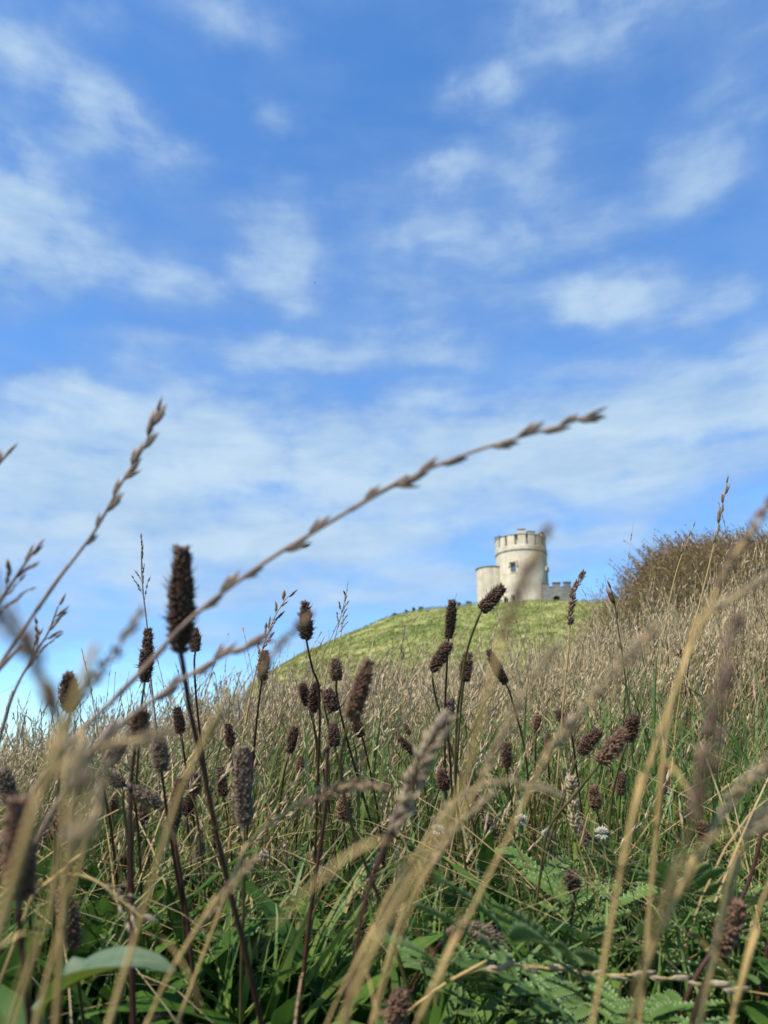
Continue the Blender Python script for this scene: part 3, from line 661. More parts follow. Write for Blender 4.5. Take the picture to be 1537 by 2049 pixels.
# grass on the bank at the right
n = 36000; x = rng.uniform(.75, 6.5, n); y = rng.uniform(3.9, 6.6, n); z = G(x, y); k = (x > 1.0 + .2 * rng.normal(size=n)) & (z > .24); x, y, z = x[k], y[k], z[k]; n = len(x)
h = rng.uniform(.26, .43, n); base = np.stack([x, y, z - .02], -1); l = rng.normal(-.38, .22, n)
top = base + np.stack([h * l, h * rng.normal(-.25, .2, n), h], -1); bend = np.stack([h * .18, h * 0, h * .10], -1); rn = np.clip(.5 + .28 * wob(x * 1.0, y, 1.6) + rng.normal(0, .2, n), 0, 1)
V, q, al, rr, _ = ribbons(base, top, bend, rng.uniform(.002, .0045, n), 4, rn, along=(0, .9)); b = Bulk(); b.add(V, q, None, al, rr)
ns = 17; tt = rng.uniform(.66, 1.0, (n, ns)); Ph = base[:, None] + (top - base)[:, None] * tt[..., None] + bend[:, None] * (tt * (1 - tt) * 2)[..., None]
D = ((top - base)[:, None] + rng.normal(0, .22, (n, ns, 3)) * 1.0 + np.array([-.10, 0, -.02])).reshape(-1, 3)
Lh = rng.uniform(.010, .024, n * ns); V, t3, al, rr = diamonds(Ph.reshape(-1, 3), D, Lh, Lh * .30, np.repeat(rn, ns), np.full(n * ns, 1.)); b.add(V, None, t3, al, rr)
kind(b.build('bank_grass', M['bank']), 'stuff', 'reddish brown seeding grass covering the bank at the right')
n = 5000; x = rng.uniform(1.4, 6.5, n); y = rng.uniform(4., 6.2, n); z = G(x, y); k = (x > 1.6) & (x < 8) & (wob(x, y, 1.6) < .1) & (z > .36); x, y, z = x[k], y[k], z[k]; n = len(x)
h = rng.uniform(.25, .55, n); base = np.stack([x, y, z - .02], -1); top = base + np.stack([h * rng.normal(-.1, .3, n), h * rng.normal(-.2, .25, n), h], -1)
V, q, al, rr, _ = ribbons(base, top, np.stack([h * .1, h * 0, h * .15], -1), rng.uniform(.004, .008, n), 4, rng.random(n) * .7); b = Bulk(); b.add(V, q, None, al, rr)
kind(b.build('bank_green_grass', M['rush']), 'stuff', 'dark green grass growing through the bank at the right')

# ------------------------------------------------------------------ leaves
def lance_mesh(name, L_, w, up, curl, rnd, fold=.35, segs=12, seed=0):
    """lance shaped leaf: grows along +X, arches up by `up` and back down by `curl`, five ribs, V fold"""
    V = []; al = []; t = np.linspace(0, 1, segs + 1); cols = 7
    for s_ in t:
        cx = L_ * s_ * (1 - .12 * s_); cz = L_ * (up * s_ - curl * s_ * s_)
        ww = w * (math.sin(math.pi * min(1, s_ * .96 + .04) ** .85) ** .9) * .5 + w * .05 * (1 - s_)
        for c_ in range(cols):
            u = c_ / (cols - 1) * 2 - 1
            V.append((cx, u * ww + .004 * math.sin(s_ * 7 + seed) * L_ / .12, cz + abs(u) * ww * fold + (.0007 * (1 if c_ % 2 else -1)) + .0012 * math.sin(s_ * 19 + u * 2 + seed))); al.append(min(1, .35 * s_ + (.35 if c_ % 2 == 0 else .0) + (.25 if s_ > .93 else 0)))
    q = [(i_ * cols + j_, i_ * cols + j_ + 1, (i_ + 1) * cols + j_ + 1, (i_ + 1) * cols + j_) for i_ in range(segs) for j_ in range(cols - 1)]
    return mesh_np(name, V, q, None, {'along': al, 'rnd': np.full(len(V), rnd)})
LEAVES = []
for k in range(7):
    me = lance_mesh('lance_leaf', .11 + .012 * k, .017 + .0022 * (k % 4), 1.5 - .16 * k, .55 + .09 * k, [.15, .45, .75, .3, .9, .55, .65][k], .3, 12, k); me.materials.append(M['lance']); LEAVES.append(me)
def add_leaf(parent, loc, rot, sc=1.0, me=None):
    o = bpy.data.objects.new('leaf', me or random.choice(LEAVES)); C.objects.link(o); o.parent = parent; o.location = loc; o.rotation_euler = (R(random.uniform(-14, 14)), R(random.uniform(-12, 12)), rot); o.scale = (sc,) * 3
    return o
# leafy ground cover (uncountable lance leaves low in the sward)
b = Bulk(); x, y, r = scatter(1200, .50, 1.6, -32, 34); kp = (px_of(x, y, G(x, y))[0] < 930) | (r > .78) | (rng.random(len(x)) < .22); x, y, r = x[kp], y[kp], r[kp]
for k in range(len(x)):
    me = LEAVES[k % 7]; nv = len(me.vertices); co = np.empty(nv * 3, np.float32); me.vertices.foreach_get('co', co); co = co.reshape(-1, 3).astype(float)
    a = rng.uniform(0, 6.28); s_ = rng.uniform(.5, 1.15); ca, sa = math.cos(a) * s_, math.sin(a) * s_
    V = np.stack([co[:, 0] * ca - co[:, 1] * sa + x[k], co[:, 0] * sa + co[:, 1] * ca + y[k], co[:, 2] * s_ * rng.uniform(.6, 1.1) + gz(x[k], y[k])], -1)
    qq = np.array([p.vertices[:] for p in me.polygons]); al = np.empty(nv, np.float32); me.attributes['along'].data.foreach_get('value', al)
    b.add(V, qq, None, al, np.full(nv, rng.beta(1.5, 1.8)))
kind(b.build('leafy_ground_cover', M['lance']), 'stuff', 'lance shaped green leaves packed low between the grasses')

# ------------------------------------------------------------------ ribwort plantains
def head_mesh(name, ratio, seed, mat):
    """seed head of unit length along +Z, full of small capsules; ratio = length / width"""
    r_ = random.Random(seed); b = MB(); w = 1 / ratio / 2; tp = (.55, .75, .48, .65)[seed % 4]; gap = r_.uniform(0, 6), r_.uniform(.1, .9)
    prof = lambda t: w * .80 * min(1, (math.sin(math.pi * (.05 + .90 * t)) ** tp)) * (1.10 - .20 * t) * (1 + .10 * math.sin(5 * t + seed))
    zt = np.linspace(0, 1, 12); b.tube([(0.012 * math.sin(3 * z + seed), .012 * math.cos(4 * z + seed), z) for z in zt], [prof(z) * .86 for z in zt], 10)
    rows = int(11 * ratio / 1.0) if ratio < 2 else int(7.6 * ratio)
    nper = 11
    for i_ in range(rows):
        t = (i_ + .5) / rows
        for j_ in range(nper):
            if r_.random() < (.85 if abs((j_ / nper * 6.28 - gap[0] + 3.14) % 6.28 - 3.14) < .75 and abs(t - gap[1]) < .16 else .07): continue
            a = (j_ + .5 * (i_ % 2)) / nper * 2 * math.pi + r_.uniform(-.12, .12); tt = t + r_.uniform(-.25, .25) / rows; rr3 = prof(min(.985, max(.015, tt))) * r_.uniform(.70, .86)
            tilt = .55 + 1.1 * (tt - .25) + r_.uniform(-.25, .25)
            d = (math.cos(a), math.sin(a), tilt)
            s_ = w * r_.uniform(.50, .78)
            b.spindle((math.cos(a) * rr3, math.sin(a) * rr3, tt - .012), d, s_, s_ * .30, .8, 5)
            if r_.random() < .38: b.spindle((math.cos(a) * (rr3 + s_ * .4), math.sin(a) * (rr3 + s_ * .4), tt), (d[0], d[1], tilt + r_.uniform(-.3, .6)), s_ * r_.uniform(.8, 1.6), s_ * .07, 1, 3)
    me = b.mesh(name); me.materials.append(mat); return me
HEADS = {}
def get_head(ratio, tone):
    k = (min((1.3, 1.8, 2.4, 3.0, 3.8), key=lambda v: abs(v - ratio)), tone, random.randrange(4))
    if k not in HEADS: HEADS[k] = head_mesh('seed_head', k[0], len(HEADS) + 1, M[('head', 'headb', 'headg')[tone]])
    return HEADS[k], k[0]
def to_ground(pts, drift=.03):
    """carry a stem on from its last point down into the ground"""
    p = Vector(pts[-1]); d = (Vector(pts[-1]) - Vector(pts[-2])).normalized() if len(pts) > 1 else Vector((0, 0, -1))
    if d.z > -.35: d = Vector((d.x * .3, d.y * .3, -1)).normalized()
    for _ in range(400):
        p = p + d * .004; d = (d + Vector((0, .0, -.012))).normalized()
        if p.z <= gz(p.x, p.y) - .004: break
    return [Vector(v) for v in pts] + [(Vector(pts[-1]) + p) / 2, p]
GRP = 'seed heads of ribwort plantain'
def plantain(tx, ty, bx, by, w, label, stem=(), tone=0, d=None, red=False, leaves=0, kink=None):
    d = d or 15.2 / w
    if d > .54: d = .54 + (d - .54) * .55
    top, bot = P(tx, ty, d), P(bx, by, d * random.uniform(.992, 1.008)); ax = top - bot; Ln = ax.length
    ax2 = (ax.normalized() + Vector((0, random.uniform(-.22, .22), 0))).normalized()
    pts = [bot] + [P(x, y, d * (1 + .02 * k)) for k, (x, y) in enumerate(stem)]
    if not stem: pts.append(bot + (-ax2 * .5 + Vector((0, 0, -.7))) * .05 if ax2.z > -.2 else bot + Vector((.01, 0, -.06)))
    pts = to_ground(pts); base = pts[-1]
    root = thing('ribwort_plantain', base, label, 'plantain', GRP)
    b = MB(); path = spline([tuple(p - base) for p in pts[::-1]], 7); path[-1] += np.array(ax2) * Ln * .06
    nn = len(path); b.tube(path, np.linspace(.0011, .00078, nn) * (1.25 if red else 1), 7); link('stem', b.mesh('stem'), M['stemd' if red else random.choice(('stemd', 'stemg', 'stemg'))], root)
    me, rt = get_head(Ln / (w / FPX * d), tone); o = link('seed_head', me, None, root); o.location = bot - base
    q = ax2.to_track_quat('Z', 'Y'); o.rotation_mode = 'QUATERNION'; o.rotation_quaternion = q @ Quaternion((0, 0, 1), random.uniform(0, 6.28))
    wid = (w / FPX * d) * .94; o.scale = (wid * rt, wid * rt, Ln)
    for k in range(leaves): add_leaf(root, (0, 0, 0), random.uniform(0, 6.28), random.uniform(.7, 1.15))
    return root
PL = [
 (373, 1097, 361, 1303, 54, 'tallest and largest dark plantain head, blurred, on a thick dark red stem', [(366, 1330), (380, 1420), (405, 1530), (445, 1720), (490, 1900), (525, 2060)], 0, .29, True, 0),
 (612, 1207, 613, 1279, 29, 'dark plantain head alone against the sky, stem curving right, left of the hill', [(617, 1300), (626, 1340), (637, 1372), (640, 1450), (636, 1560)], 0, .52, False, 3),
 (905, 1202, 898, 1278, 23, 'slim upright dark head in front of the hill crest left of the turret', [(896, 1300), (893, 1360), (890, 1450), (893, 1600), (905, 1780)], 0, .62, False, 3),
 (1006, 1175, 964, 1221, 29, 'dark head leaning right across the foot of the turret', [(956, 1240), (938, 1290), (926, 1350), (914, 1450), (912, 1580), (930, 1720)], 0, .52, False, 3),
 (897, 1289, 865, 1343, 28, 'dark head leaning right just under the slim upright one', [(866, 1362), (873, 1400), (890, 1460), (922, 1560), (960, 1700)], 0, .54, False, 3),
 (937, 1308, 929, 1363, 25, 'upright dark head against the hill below the turret', [(925, 1390), (920, 1450), (912, 1560), (905, 1720)], 0, .60, False, 3),
 (976, 1302, 1012, 1368, 21, 'head drooping to the left in front of the green hillside', [(1020, 1385), (1030, 1420), (1050, 1500), (1062, 1620)], 0, .72, False, 2),
 (290, 1262, 290, 1365, 29, 'long upright head against the sky left of the biggest one', [(287, 1385), (281, 1430), (276, 1520), (268, 1650)], 0, .52, False, 3),
 (391, 1260, 391, 1304, 22, 'short head against the sky just right of the biggest one', [(389, 1330), (393, 1400), (402, 1480), (420, 1600)], 1, .68, False, 2),
 (136, 1353, 141, 1421, 36, 'stout dark head against the sky near the left edge', [(137, 1440), (126, 1490), (117, 1580), (110, 1700), (108, 1850)], 0, .42, False, 2),
 (737, 1328, 702, 1438, 38, 'blurred ragged brown head leaning right at the middle of the picture', [(694, 1460), (682, 1520), (690, 1600), (720, 1700), (770, 1830)], 1, .35, False, 0),
 (670, 1320, 674, 1362, 25, 'reddish head with its stalk bent below, at the top of the middle cluster', [(673, 1380), (680, 1420), (700, 1500), (735, 1620), (770, 1740)], 1, .58, False, 2),
 (605, 1369, 616, 1411, 22, 'left of two heads side by side in front of the dark rock', [(622, 1430), (632, 1470), (650, 1560)], 0, .64, False, 1),
 (633, 1368, 626, 1425, 24, 'right of two heads side by side in front of the dark rock', [(628, 1450), (634, 1500), (640, 1600)], 0, .62, False, 1),
 (655, 1385, 668, 1424, 29, 'dark round head hanging in shade under the reddish one', [(660, 1400), (645, 1380), (655, 1440), (672, 1500), (700, 1620)], 0, .58, False, 1),
 (529, 1304, 524, 1362, 25, 'head at the left foot of the hill where it meets the sky', [(521, 1385), (514, 1440), (505, 1540)], 1, .62, False, 1),
 (706, 1431, 724, 1474, 22, 'head tilted left below the blurred ragged one', [(729, 1490), (742, 1550), (758, 1640)], 0, .66, False, 1),
 (588, 1459, 579, 1506, 22, 'small dark head leaning right in the dry grass left of the middle cluster', [(574, 1525), (565, 1570), (556, 1650)], 0, .68, False, 1),
 (666, 1452, 669, 1494, 25, 'head half hidden behind the stems of the middle cluster', [(676, 1520), (690, 1580), (705, 1660)], 0, .6, False, 1),
 (601, 1514, 599, 1551, 17, 'small brown head low in the dry grass below the middle cluster', [], 1, .85, False, 1),
 (353, 1420, 361, 1467, 22, 'head tilted left just left of the thick dark red stem', [(366, 1490), (375, 1560), (390, 1660)], 0, .7, False, 1),
 (457, 1448, 462, 1493, 20, 'head right of the thick dark red stem in the dry grass', [(464, 1520), (470, 1580), (480, 1680)], 0, .72, False, 1),
 (288, 1418, 274, 1478, 35, 'blurred brown head leaning right over the dry grass at the left', [(270, 1500), (262, 1580), (258, 1700), (262, 1900)], 1, .36, False, 0),
 (318, 1476, 323, 1543, 34, 'blurred grey brown stout head right of a leaning one', [(327, 1570), (336, 1640), (352, 1740), (380, 1900)], 2, .40, False, 1),
 (482, 1504, 489, 1650, 40, 'long grey brown head right of the thick dark red stem', [(489, 1690), (488, 1800), (484, 1920), (482, 2060)], 2, .38, False, 2),
 (249, 1488, 212, 1532, 27, 'head leaning right above a head that lies on its side', [(205, 1550), (212, 1600), (225, 1680)], 0, .52, False, 1),
 (203, 1549, 248, 1570, 27, 'head lying on its side pointing left', [(262, 1580), (272, 1620), (280, 1720)], 0, .5, False, 1),
 (320, 1612, 258, 1578, 29, 'withered head bent over and hanging to the right', [(246, 1590), (252, 1650), (262, 1750), (268, 1950)], 2, .42, False, 1),
 (284, 1608, 288, 1650, 21, 'small dark head in the green grass under the withered bent one', [(292, 1680), (300, 1740)], 0, .66, False, 1),
 (274, 1640, 276, 1685, 17, 'smallest dark head under the withered bent one', [], 0, .85, False, 1),
 (352, 1565, 346, 1668, 25, 'long thin dark head with a pale grass spike against it', [(352, 1700), (362, 1780), (372, 1900), (392, 2049)], 0, .46, False, 2),
 (393, 1548, 384, 1592, 29, 'golden brown head left against the thick dark red stem', [(392, 1620), (402, 1700)], 1, .55, False, 1),
 (381, 1592, 374, 1630, 24, 'dark head directly under the golden brown one', [(376, 1660), (382, 1720)], 0, .62, False, 1),
 (439, 1538, 447, 1594, 22, 'dark head close on the right of the thick dark red stem', [(452, 1620), (462, 1700)], 0, .64, False, 1),
 (399, 1660, 400, 1733, 21, 'upright furry head low left of the thick dark red stem', [(401, 1760), (404, 1840)], 2, .6, False, 2),
 (6, 1541, 24, 1606, 34, 'grey brown head tilted left at the left edge', [(30, 1625), (44, 1700), (56, 1800)], 2, .42, False, 1),
 (40, 1600, 42, 1795, 66, 'very blurred large reddish brown head low at the left edge', [(38, 1830), (44, 1900), (60, 2060)], 1, .22, False, 0),
 (130, 1615, 124, 1672, 38, 'blurred dark head on a black stem low at the left', [(118, 1700), (114, 1780), (116, 1900)], 1, .42, False, 1),
 (96, 1664, 100, 1690, 22, 'little withered head left of a blurred dark one', [(84, 1700), (84, 1790)], 2, .6, False, 1),
 (128, 1778, 148, 1895, 38, 'blurred brown furry head low at the left above the arching leaf', [(152, 1920), (160, 1990), (170, 2070)], 1, .36, False, 0),
 (253, 1768, 256, 1802, 33, 'stubby dark head low at the left behind a purple stem', [(258, 1830), (262, 1900)], 0, .52, False, 2),
 (242, 1715, 250, 1740, 22, 'small broken head above a stubby dark one', [(252, 1760), (255, 1830)], 0, .66, False, 1),
 (799, 1476, 828, 1507, 16, 'small head pointing up left in the middle of the dry grass', [(838, 1520), (850, 1580)], 0, .8, False, 1),
 (810, 1449, 820, 1470, 11, 'tiny far head above the one pointing up left', [], 1, 1.15, False, 0),
 (901, 1400, 897, 1442, 22, 'greyish furry head behind the stem of the slim upright one', [(897, 1470), (902, 1540)], 2, .66, False, 0),
 (884, 1543, 890, 1582, 25, 'dark head behind the stems right of the middle', [(894, 1610), (900, 1690)], 0, .62, False, 1),
 (937, 1548, 940, 1574, 17, 'small dark head between two stems right of the middle', [], 0, .8, False, 0),
 (955, 1588, 963, 1624, 20, 'brown head low among the stems right of the middle', [], 1, .72, False, 1),
 (992, 1672, 968, 1634, 24, 'head hanging down to the right near the white clover', [(960, 1630), (950, 1660), (948, 1740)], 2, .62, False, 1),
 (1013, 1488, 1015, 1536, 20, 'upright head on a straight dark stem over bright green grass', [(1017, 1560), (1026, 1640), (1036, 1740), (1040, 1820)], 0, .68, False, 2),
 (1076, 1432, 1074, 1466, 17, 'small brown head in the dry grass right of the blurred stalk', [(1072, 1490), (1070, 1580)], 1, .82, False, 1),
 (1098, 1472, 1098, 1511, 15, 'slim grey head hanging by a thin stalk over the green grass', [(1098, 1530), (1100, 1600)], 2, .85, False, 0),
 (1118, 1424, 1138, 1456, 19, 'head tilted left beside the blurred leaning stalk', [(1145, 1475), (1155, 1550)], 0, .75, False, 1),
 (1198, 1464, 1161, 1508, 27, 'leftmost head of the leaning cluster on the right', [(1150, 1530), (1128, 1600), (1098, 1690)], 0, .54, False, 2),
 (1250, 1464, 1201, 1527, 35, 'largest head of the leaning cluster on the right', [(1190, 1542), (1150, 1590), (1098, 1660), (1080, 1760)], 1, .47, False, 2),
 (1268, 1430, 1257, 1482, 29, 'topmost head of the leaning cluster on the right', [(1250, 1500), (1228, 1580), (1215, 1690), (1200, 1800)], 0, .53, False, 2),
 (1332, 1526, 1326, 1588, 21, 'upright brown head on a straight pale stem before the rush tuft', [(1322, 1620), (1312, 1700), (1298, 1800)], 1, .66, False, 2),
 (1185, 1574, 1193, 1620, 25, 'brown head under the leaning cluster, tilted left', [(1200, 1645), (1210, 1700)], 1, .6, False, 1),
 (1246, 1549, 1242, 1592, 20, 'dark head against white clover below the leaning cluster', [(1240, 1620), (1236, 1700)], 0, .72, False, 1),
 (1384, 1296, 1380, 1318, 10, 'tiny dark head high up among tall straw on the right', [(1376, 1350), (1368, 1450)], 0, 1.3, False, 0),
 (1361, 1300, 1360, 1316, 9, 'tiny brown head left of the highest one among tall straw', [], 0, 1.3, False, 0),
 (1421, 1428, 1416, 1471, 18, 'greyish furry head among the rushes at the right', [(1412, 1500), (1402, 1600)], 2, .8, False, 0),
 (1405, 1648, 1411, 1683, 27, 'dark fringed head on a thin stem crossing down to the right', [(1430, 1700), (1480, 1750), (1540, 1800)], 0, .55, False, 1),
 (1147, 1754, 1148, 1781, 33, 'round dark capsule with a pale wisp low right of centre', [(1150, 1800), (1140, 1860), (1130, 1930)], 0, .5, False, 3),
 (1163, 1648, 1177, 1692, 22, 'grey furry head between white clover flowers', [], 2, .68, False, 1),
 (936, 1848, 893, 1880, 33, 'left half of a pair of lumpy brown heads low in the middle', [(880, 1890), (850, 1925), (810, 1990)], 2, .42, False, 1),
 (1012, 1892, 940, 1852, 34, 'right half of a pair of lumpy brown heads low in the middle', [(925, 1850), (890, 1880), (850, 1940), (800, 2030)], 2, .41, False, 1),
 (1476, 1805, 1438, 1905, 46, 'blurred brown tattered head behind a straw stalk low on the right', [(1428, 1930), (1405, 1980), (1380, 2060)], 1, .34, True, 0),
 (802, 1990, 786, 2060, 44, 'blurred reddish brown head cut by the bottom edge', [(780, 2090)], 1, .34, False, 0),
 (692, 1595, 688, 1640, 31, 'dull brown head low behind crossing green stems in the middle', [(690, 1670), (700, 1740)], 1, .56, False, 2),
 (503, 1500, 507, 1535, 18, 'little brown head right of the long grey brown one', [], 1, .85, False, 0),
 (230, 1590, 226, 1622, 20, 'brown head half hidden behind the lying one', [], 1, .7, False, 0),
 (1352, 1760, 1356, 1790, 22, 'small brown head low on the right among crossed blades', [], 1, .65, False, 1),
]
for e in PL: plantain(*e[:6], stem=e[6], tone=e[7], d=e[8], red=e[9], leaves=e[10])
# bare plantain stems that have lost their heads
BARE = [
 ([(655, 1500), (652, 1610), (640, 1700), (622, 1820), (606, 1960), (598, 2040)], .42, 'dark red bare stem curving down left of the bottom middle'),
 ([(1537, 1610), (1500, 1760), (1440, 1880), (1390, 1960), (1350, 2060)], .40, 'dark red bare stem slanting down at the lower right'),
 ([(262, 1580), (262, 1680), (264, 1800), (266, 1960), (268, 2060)], .36, 'purple bare stem standing upright low at the left'),
 ([(345, 1650), (372, 1820), (388, 1960), (398, 2060)], .42, 'brown jointed bare stem left of the thick dark red stem'),
 ([(1537, 1890), (1525, 1960), (1505, 2060)], .42, 'black bare stem in the lower right corner'),
]
for pts, d, lab in BARE:
    pp = to_ground([P(x, y, d) for x, y in pts]); base = pp[-1]; root = thing('plantain_stalk', base, lab, 'plant stem', 'bare plantain stems')
    b = MB(); path = spline([tuple(p - base) for p in pp[::-1]], 8); b.tube(path, np.linspace(.0015, .0010, len(path)), 7); link('stem', b.mesh('stem'), M['stemd'], root)
    b = MB(); b.spindle(path[-1] - np.array([0, 0, .002]), path[-1] - path[-4], .006, .0016, 1, 6); link('stem_tip', b.mesh('stem_tip'), M['stemd'], root)

# ------------------------------------------------------------------ single grass stalks
def grass_stalk(pts, d, style, label, headlen=.35, mat='tanpale', stem='tan', r0=.0008, size=1.0, d1=None, ground=True):
    """pts run from the tip downwards, in photo pixels at depth d (d1 at the lower end)"""
    n = len(pts); d1 = d1 or d
    pp = [P(x, y, d + (d1 - d) * k / max(1, n - 1)) for k, (x, y) in enumerate(pts)]
    if ground: pp = to_ground(pp)
    base = pp[-1]; root = thing('grass_stalk', base, label, 'grass stalk', 'single grass stalks in the foreground')
    path = spline([tuple(p - base) for p in pp[::-1]], 10); nn = len(path)
    b = MB(); b.tube(path, np.linspace(r0 * 1.25, r0 * .55, nn), 6); 
    rn_ = random.Random(label + 'node'); blades = []
    for f_ in (rn_.uniform(.18, .30), rn_.uniform(.40, .55)):          # joints, each with a dry sheath and a narrow curling blade
        k_ = int(f_ * (nn - 1)); rr_ = r0 * (1.25 - .7 * f_); tg_ = path[min(nn - 1, k_ + 1)] - path[max(0, k_ - 1)]; tg_ /= np.linalg.norm(tg_) + 1e-9
        b.tube([path[k_] - tg_ * .0022, path[k_] - tg_ * .0008, path[k_], path[k_] + tg_ * .0012, path[k_] + tg_ * .012, path[k_] + tg_ * .02], [rr_ * .95, rr_ * 1.35, rr_ * 1.45, rr_ * 1.25, rr_ * 1.18, rr_ * .9], 7)
        blades.append((path[k_] + tg_ * .016, tg_))
    link('stem', b.mesh('stem'), M[stem], root)
    b = MB()
    for p_, tg_ in blades[:1]:
        a_ = rn_.uniform(0, 6.28); out = np.array([math.cos(a_), math.sin(a_) * .6, -.1]); Lb = rn_.uniform(.020, .045); t_ = np.linspace(0, 1, 12)
        cl = p_ + tg_ * Lb * (t_ - .75 * t_ ** 2)[:, None] + out * Lb * (.15 * t_ + .55 * t_ ** 2)[:, None]; cl[:, 2] -= .012 * t_ ** 3
        tw = a_ + 1.57 + t_ * rn_.uniform(1, 3.5); sd_ = np.stack([np.cos(tw), np.sin(tw), .3 * np.sin(tw * 2)], -1); wv = .0005 * (1 - t_ ** 2 * .9)
        Vb = np.stack([cl - sd_ * wv[:, None], cl + sd_ * wv[:, None]], 1).reshape(-1, 3); b.add(Vb, [(2 * i_, 2 * i_ + 1, 2 * i_ + 3, 2 * i_ + 2) for i_ in range(11)])
    if style != 'rye': link('leaf', b.mesh('leaf'), M['tan'], root)
    seg = np.linalg.norm(np.diff(path, axis=0), axis=1); cum = np.concatenate([[0], np.cumsum(seg)]); T = cum[-1]
    vis = sum((pp[k] - pp[k + 1]).length for k in range(len(pts) - 1)); hl = vis * headlen
    def at(s): return np.array([np.interp(s, cum, path[:, c]) for c in range(3)])
    b = MB(); r_ = random.Random(label)
    vd = np.array(CF)
    if style == 'rye':                                          # spikelets set singly left and right
        k = 0; s = T - hl
        while s < T - .008 * size:
            p = at(s); tg = at(min(T, s + .004)) - at(s - .004); tg /= np.linalg.norm(tg); sd = np.cross(tg, vd); sd /= np.linalg.norm(sd); sg = 1 if k % 2 else -1
            l = r_.uniform(.007, .0135) * size; f = (s - (T - hl)) / hl
            dv = tg + sd * sg * r_.uniform(.12, .40) * (1 - .4 * f)
            if r_.random() < .05: s += r_.uniform(.008, .014) * size; k += 1; continue
            b.spindle(p, dv, l, l * .11, .55, 6, side=np.cross(dv, vd)); 
            b.spindle(p + tg * l * .15, tg + sd * sg * .16, l * .8, l * .075, .6, 5)
            if r_.random() < .5: b.spindle(p + tg * l * .1, tg + sd * sg * r_.uniform(.45, .6), l * .65, l * .09, .6, 5)
            s += r_.uniform(.0060, .0105) * size * (1 - .25 * f); k += 1
        b.spindle(at(T - .006 * size), at(T) - at(T - .005), .008 * size, .0009 * size, .6, 6)
    elif style == 'dense':                                      # soft cylinder of many grains
        for _ in range(int(190 * hl / .05)):
            u = r_.random(); p = at(T - hl + hl * u); tg = at(min(T, T - hl + hl * u + .004)) - at(T - hl + hl * u - .004); tg /= np.linalg.norm(tg)
            rv = np.array([r_.gauss(0, 1) for _ in range(3)]); rv -= tg * rv.dot(tg); rv /= np.linalg.norm(rv)
            wv = .0022 * size * (math.sin(math.pi * (.08 + .86 * u)) ** .6)
            l = r_.uniform(.003, .0055) * size; b.spindle(p + rv * wv * r_.uniform(.2, 1), tg + rv * r_.uniform(.25, .8), l, l * .2, .7, 4)
    else:                                                       # open panicle: side branches with grains
        s = T - hl; k = 0
        while s < T:
            p = at(s); tg = at(min(T, s + .004)) - at(s - .004); tg /= np.linalg.norm(tg); f = (s - (T - hl)) / hl
            rv = np.array([r_.gauss(0, 1) for _ in range(3)]); rv -= tg * rv.dot(tg); rv /= np.linalg.norm(rv)
            bl = (.016 * (1 - f) + .004) * size * r_.uniform(.6, 1.2); dv = tg + rv * r_.uniform(.3, .6); dv /= np.linalg.norm(dv); b.tube([p, p + dv * bl * .5, p + dv * bl], .00022 * size, 4)
            for g in range(3):
                l = r_.uniform(.0045, .0075) * size; b.spindle(p + dv * bl * (.35 + .3 * g), dv + rv * r_.uniform(-.1, .4), l, l * .18, .7, 4)
            s += r_.uniform(.0035, .0065) * size; k += 1
    link('seed_spike', b.mesh('seed_spike'), M[mat], root)
    return root
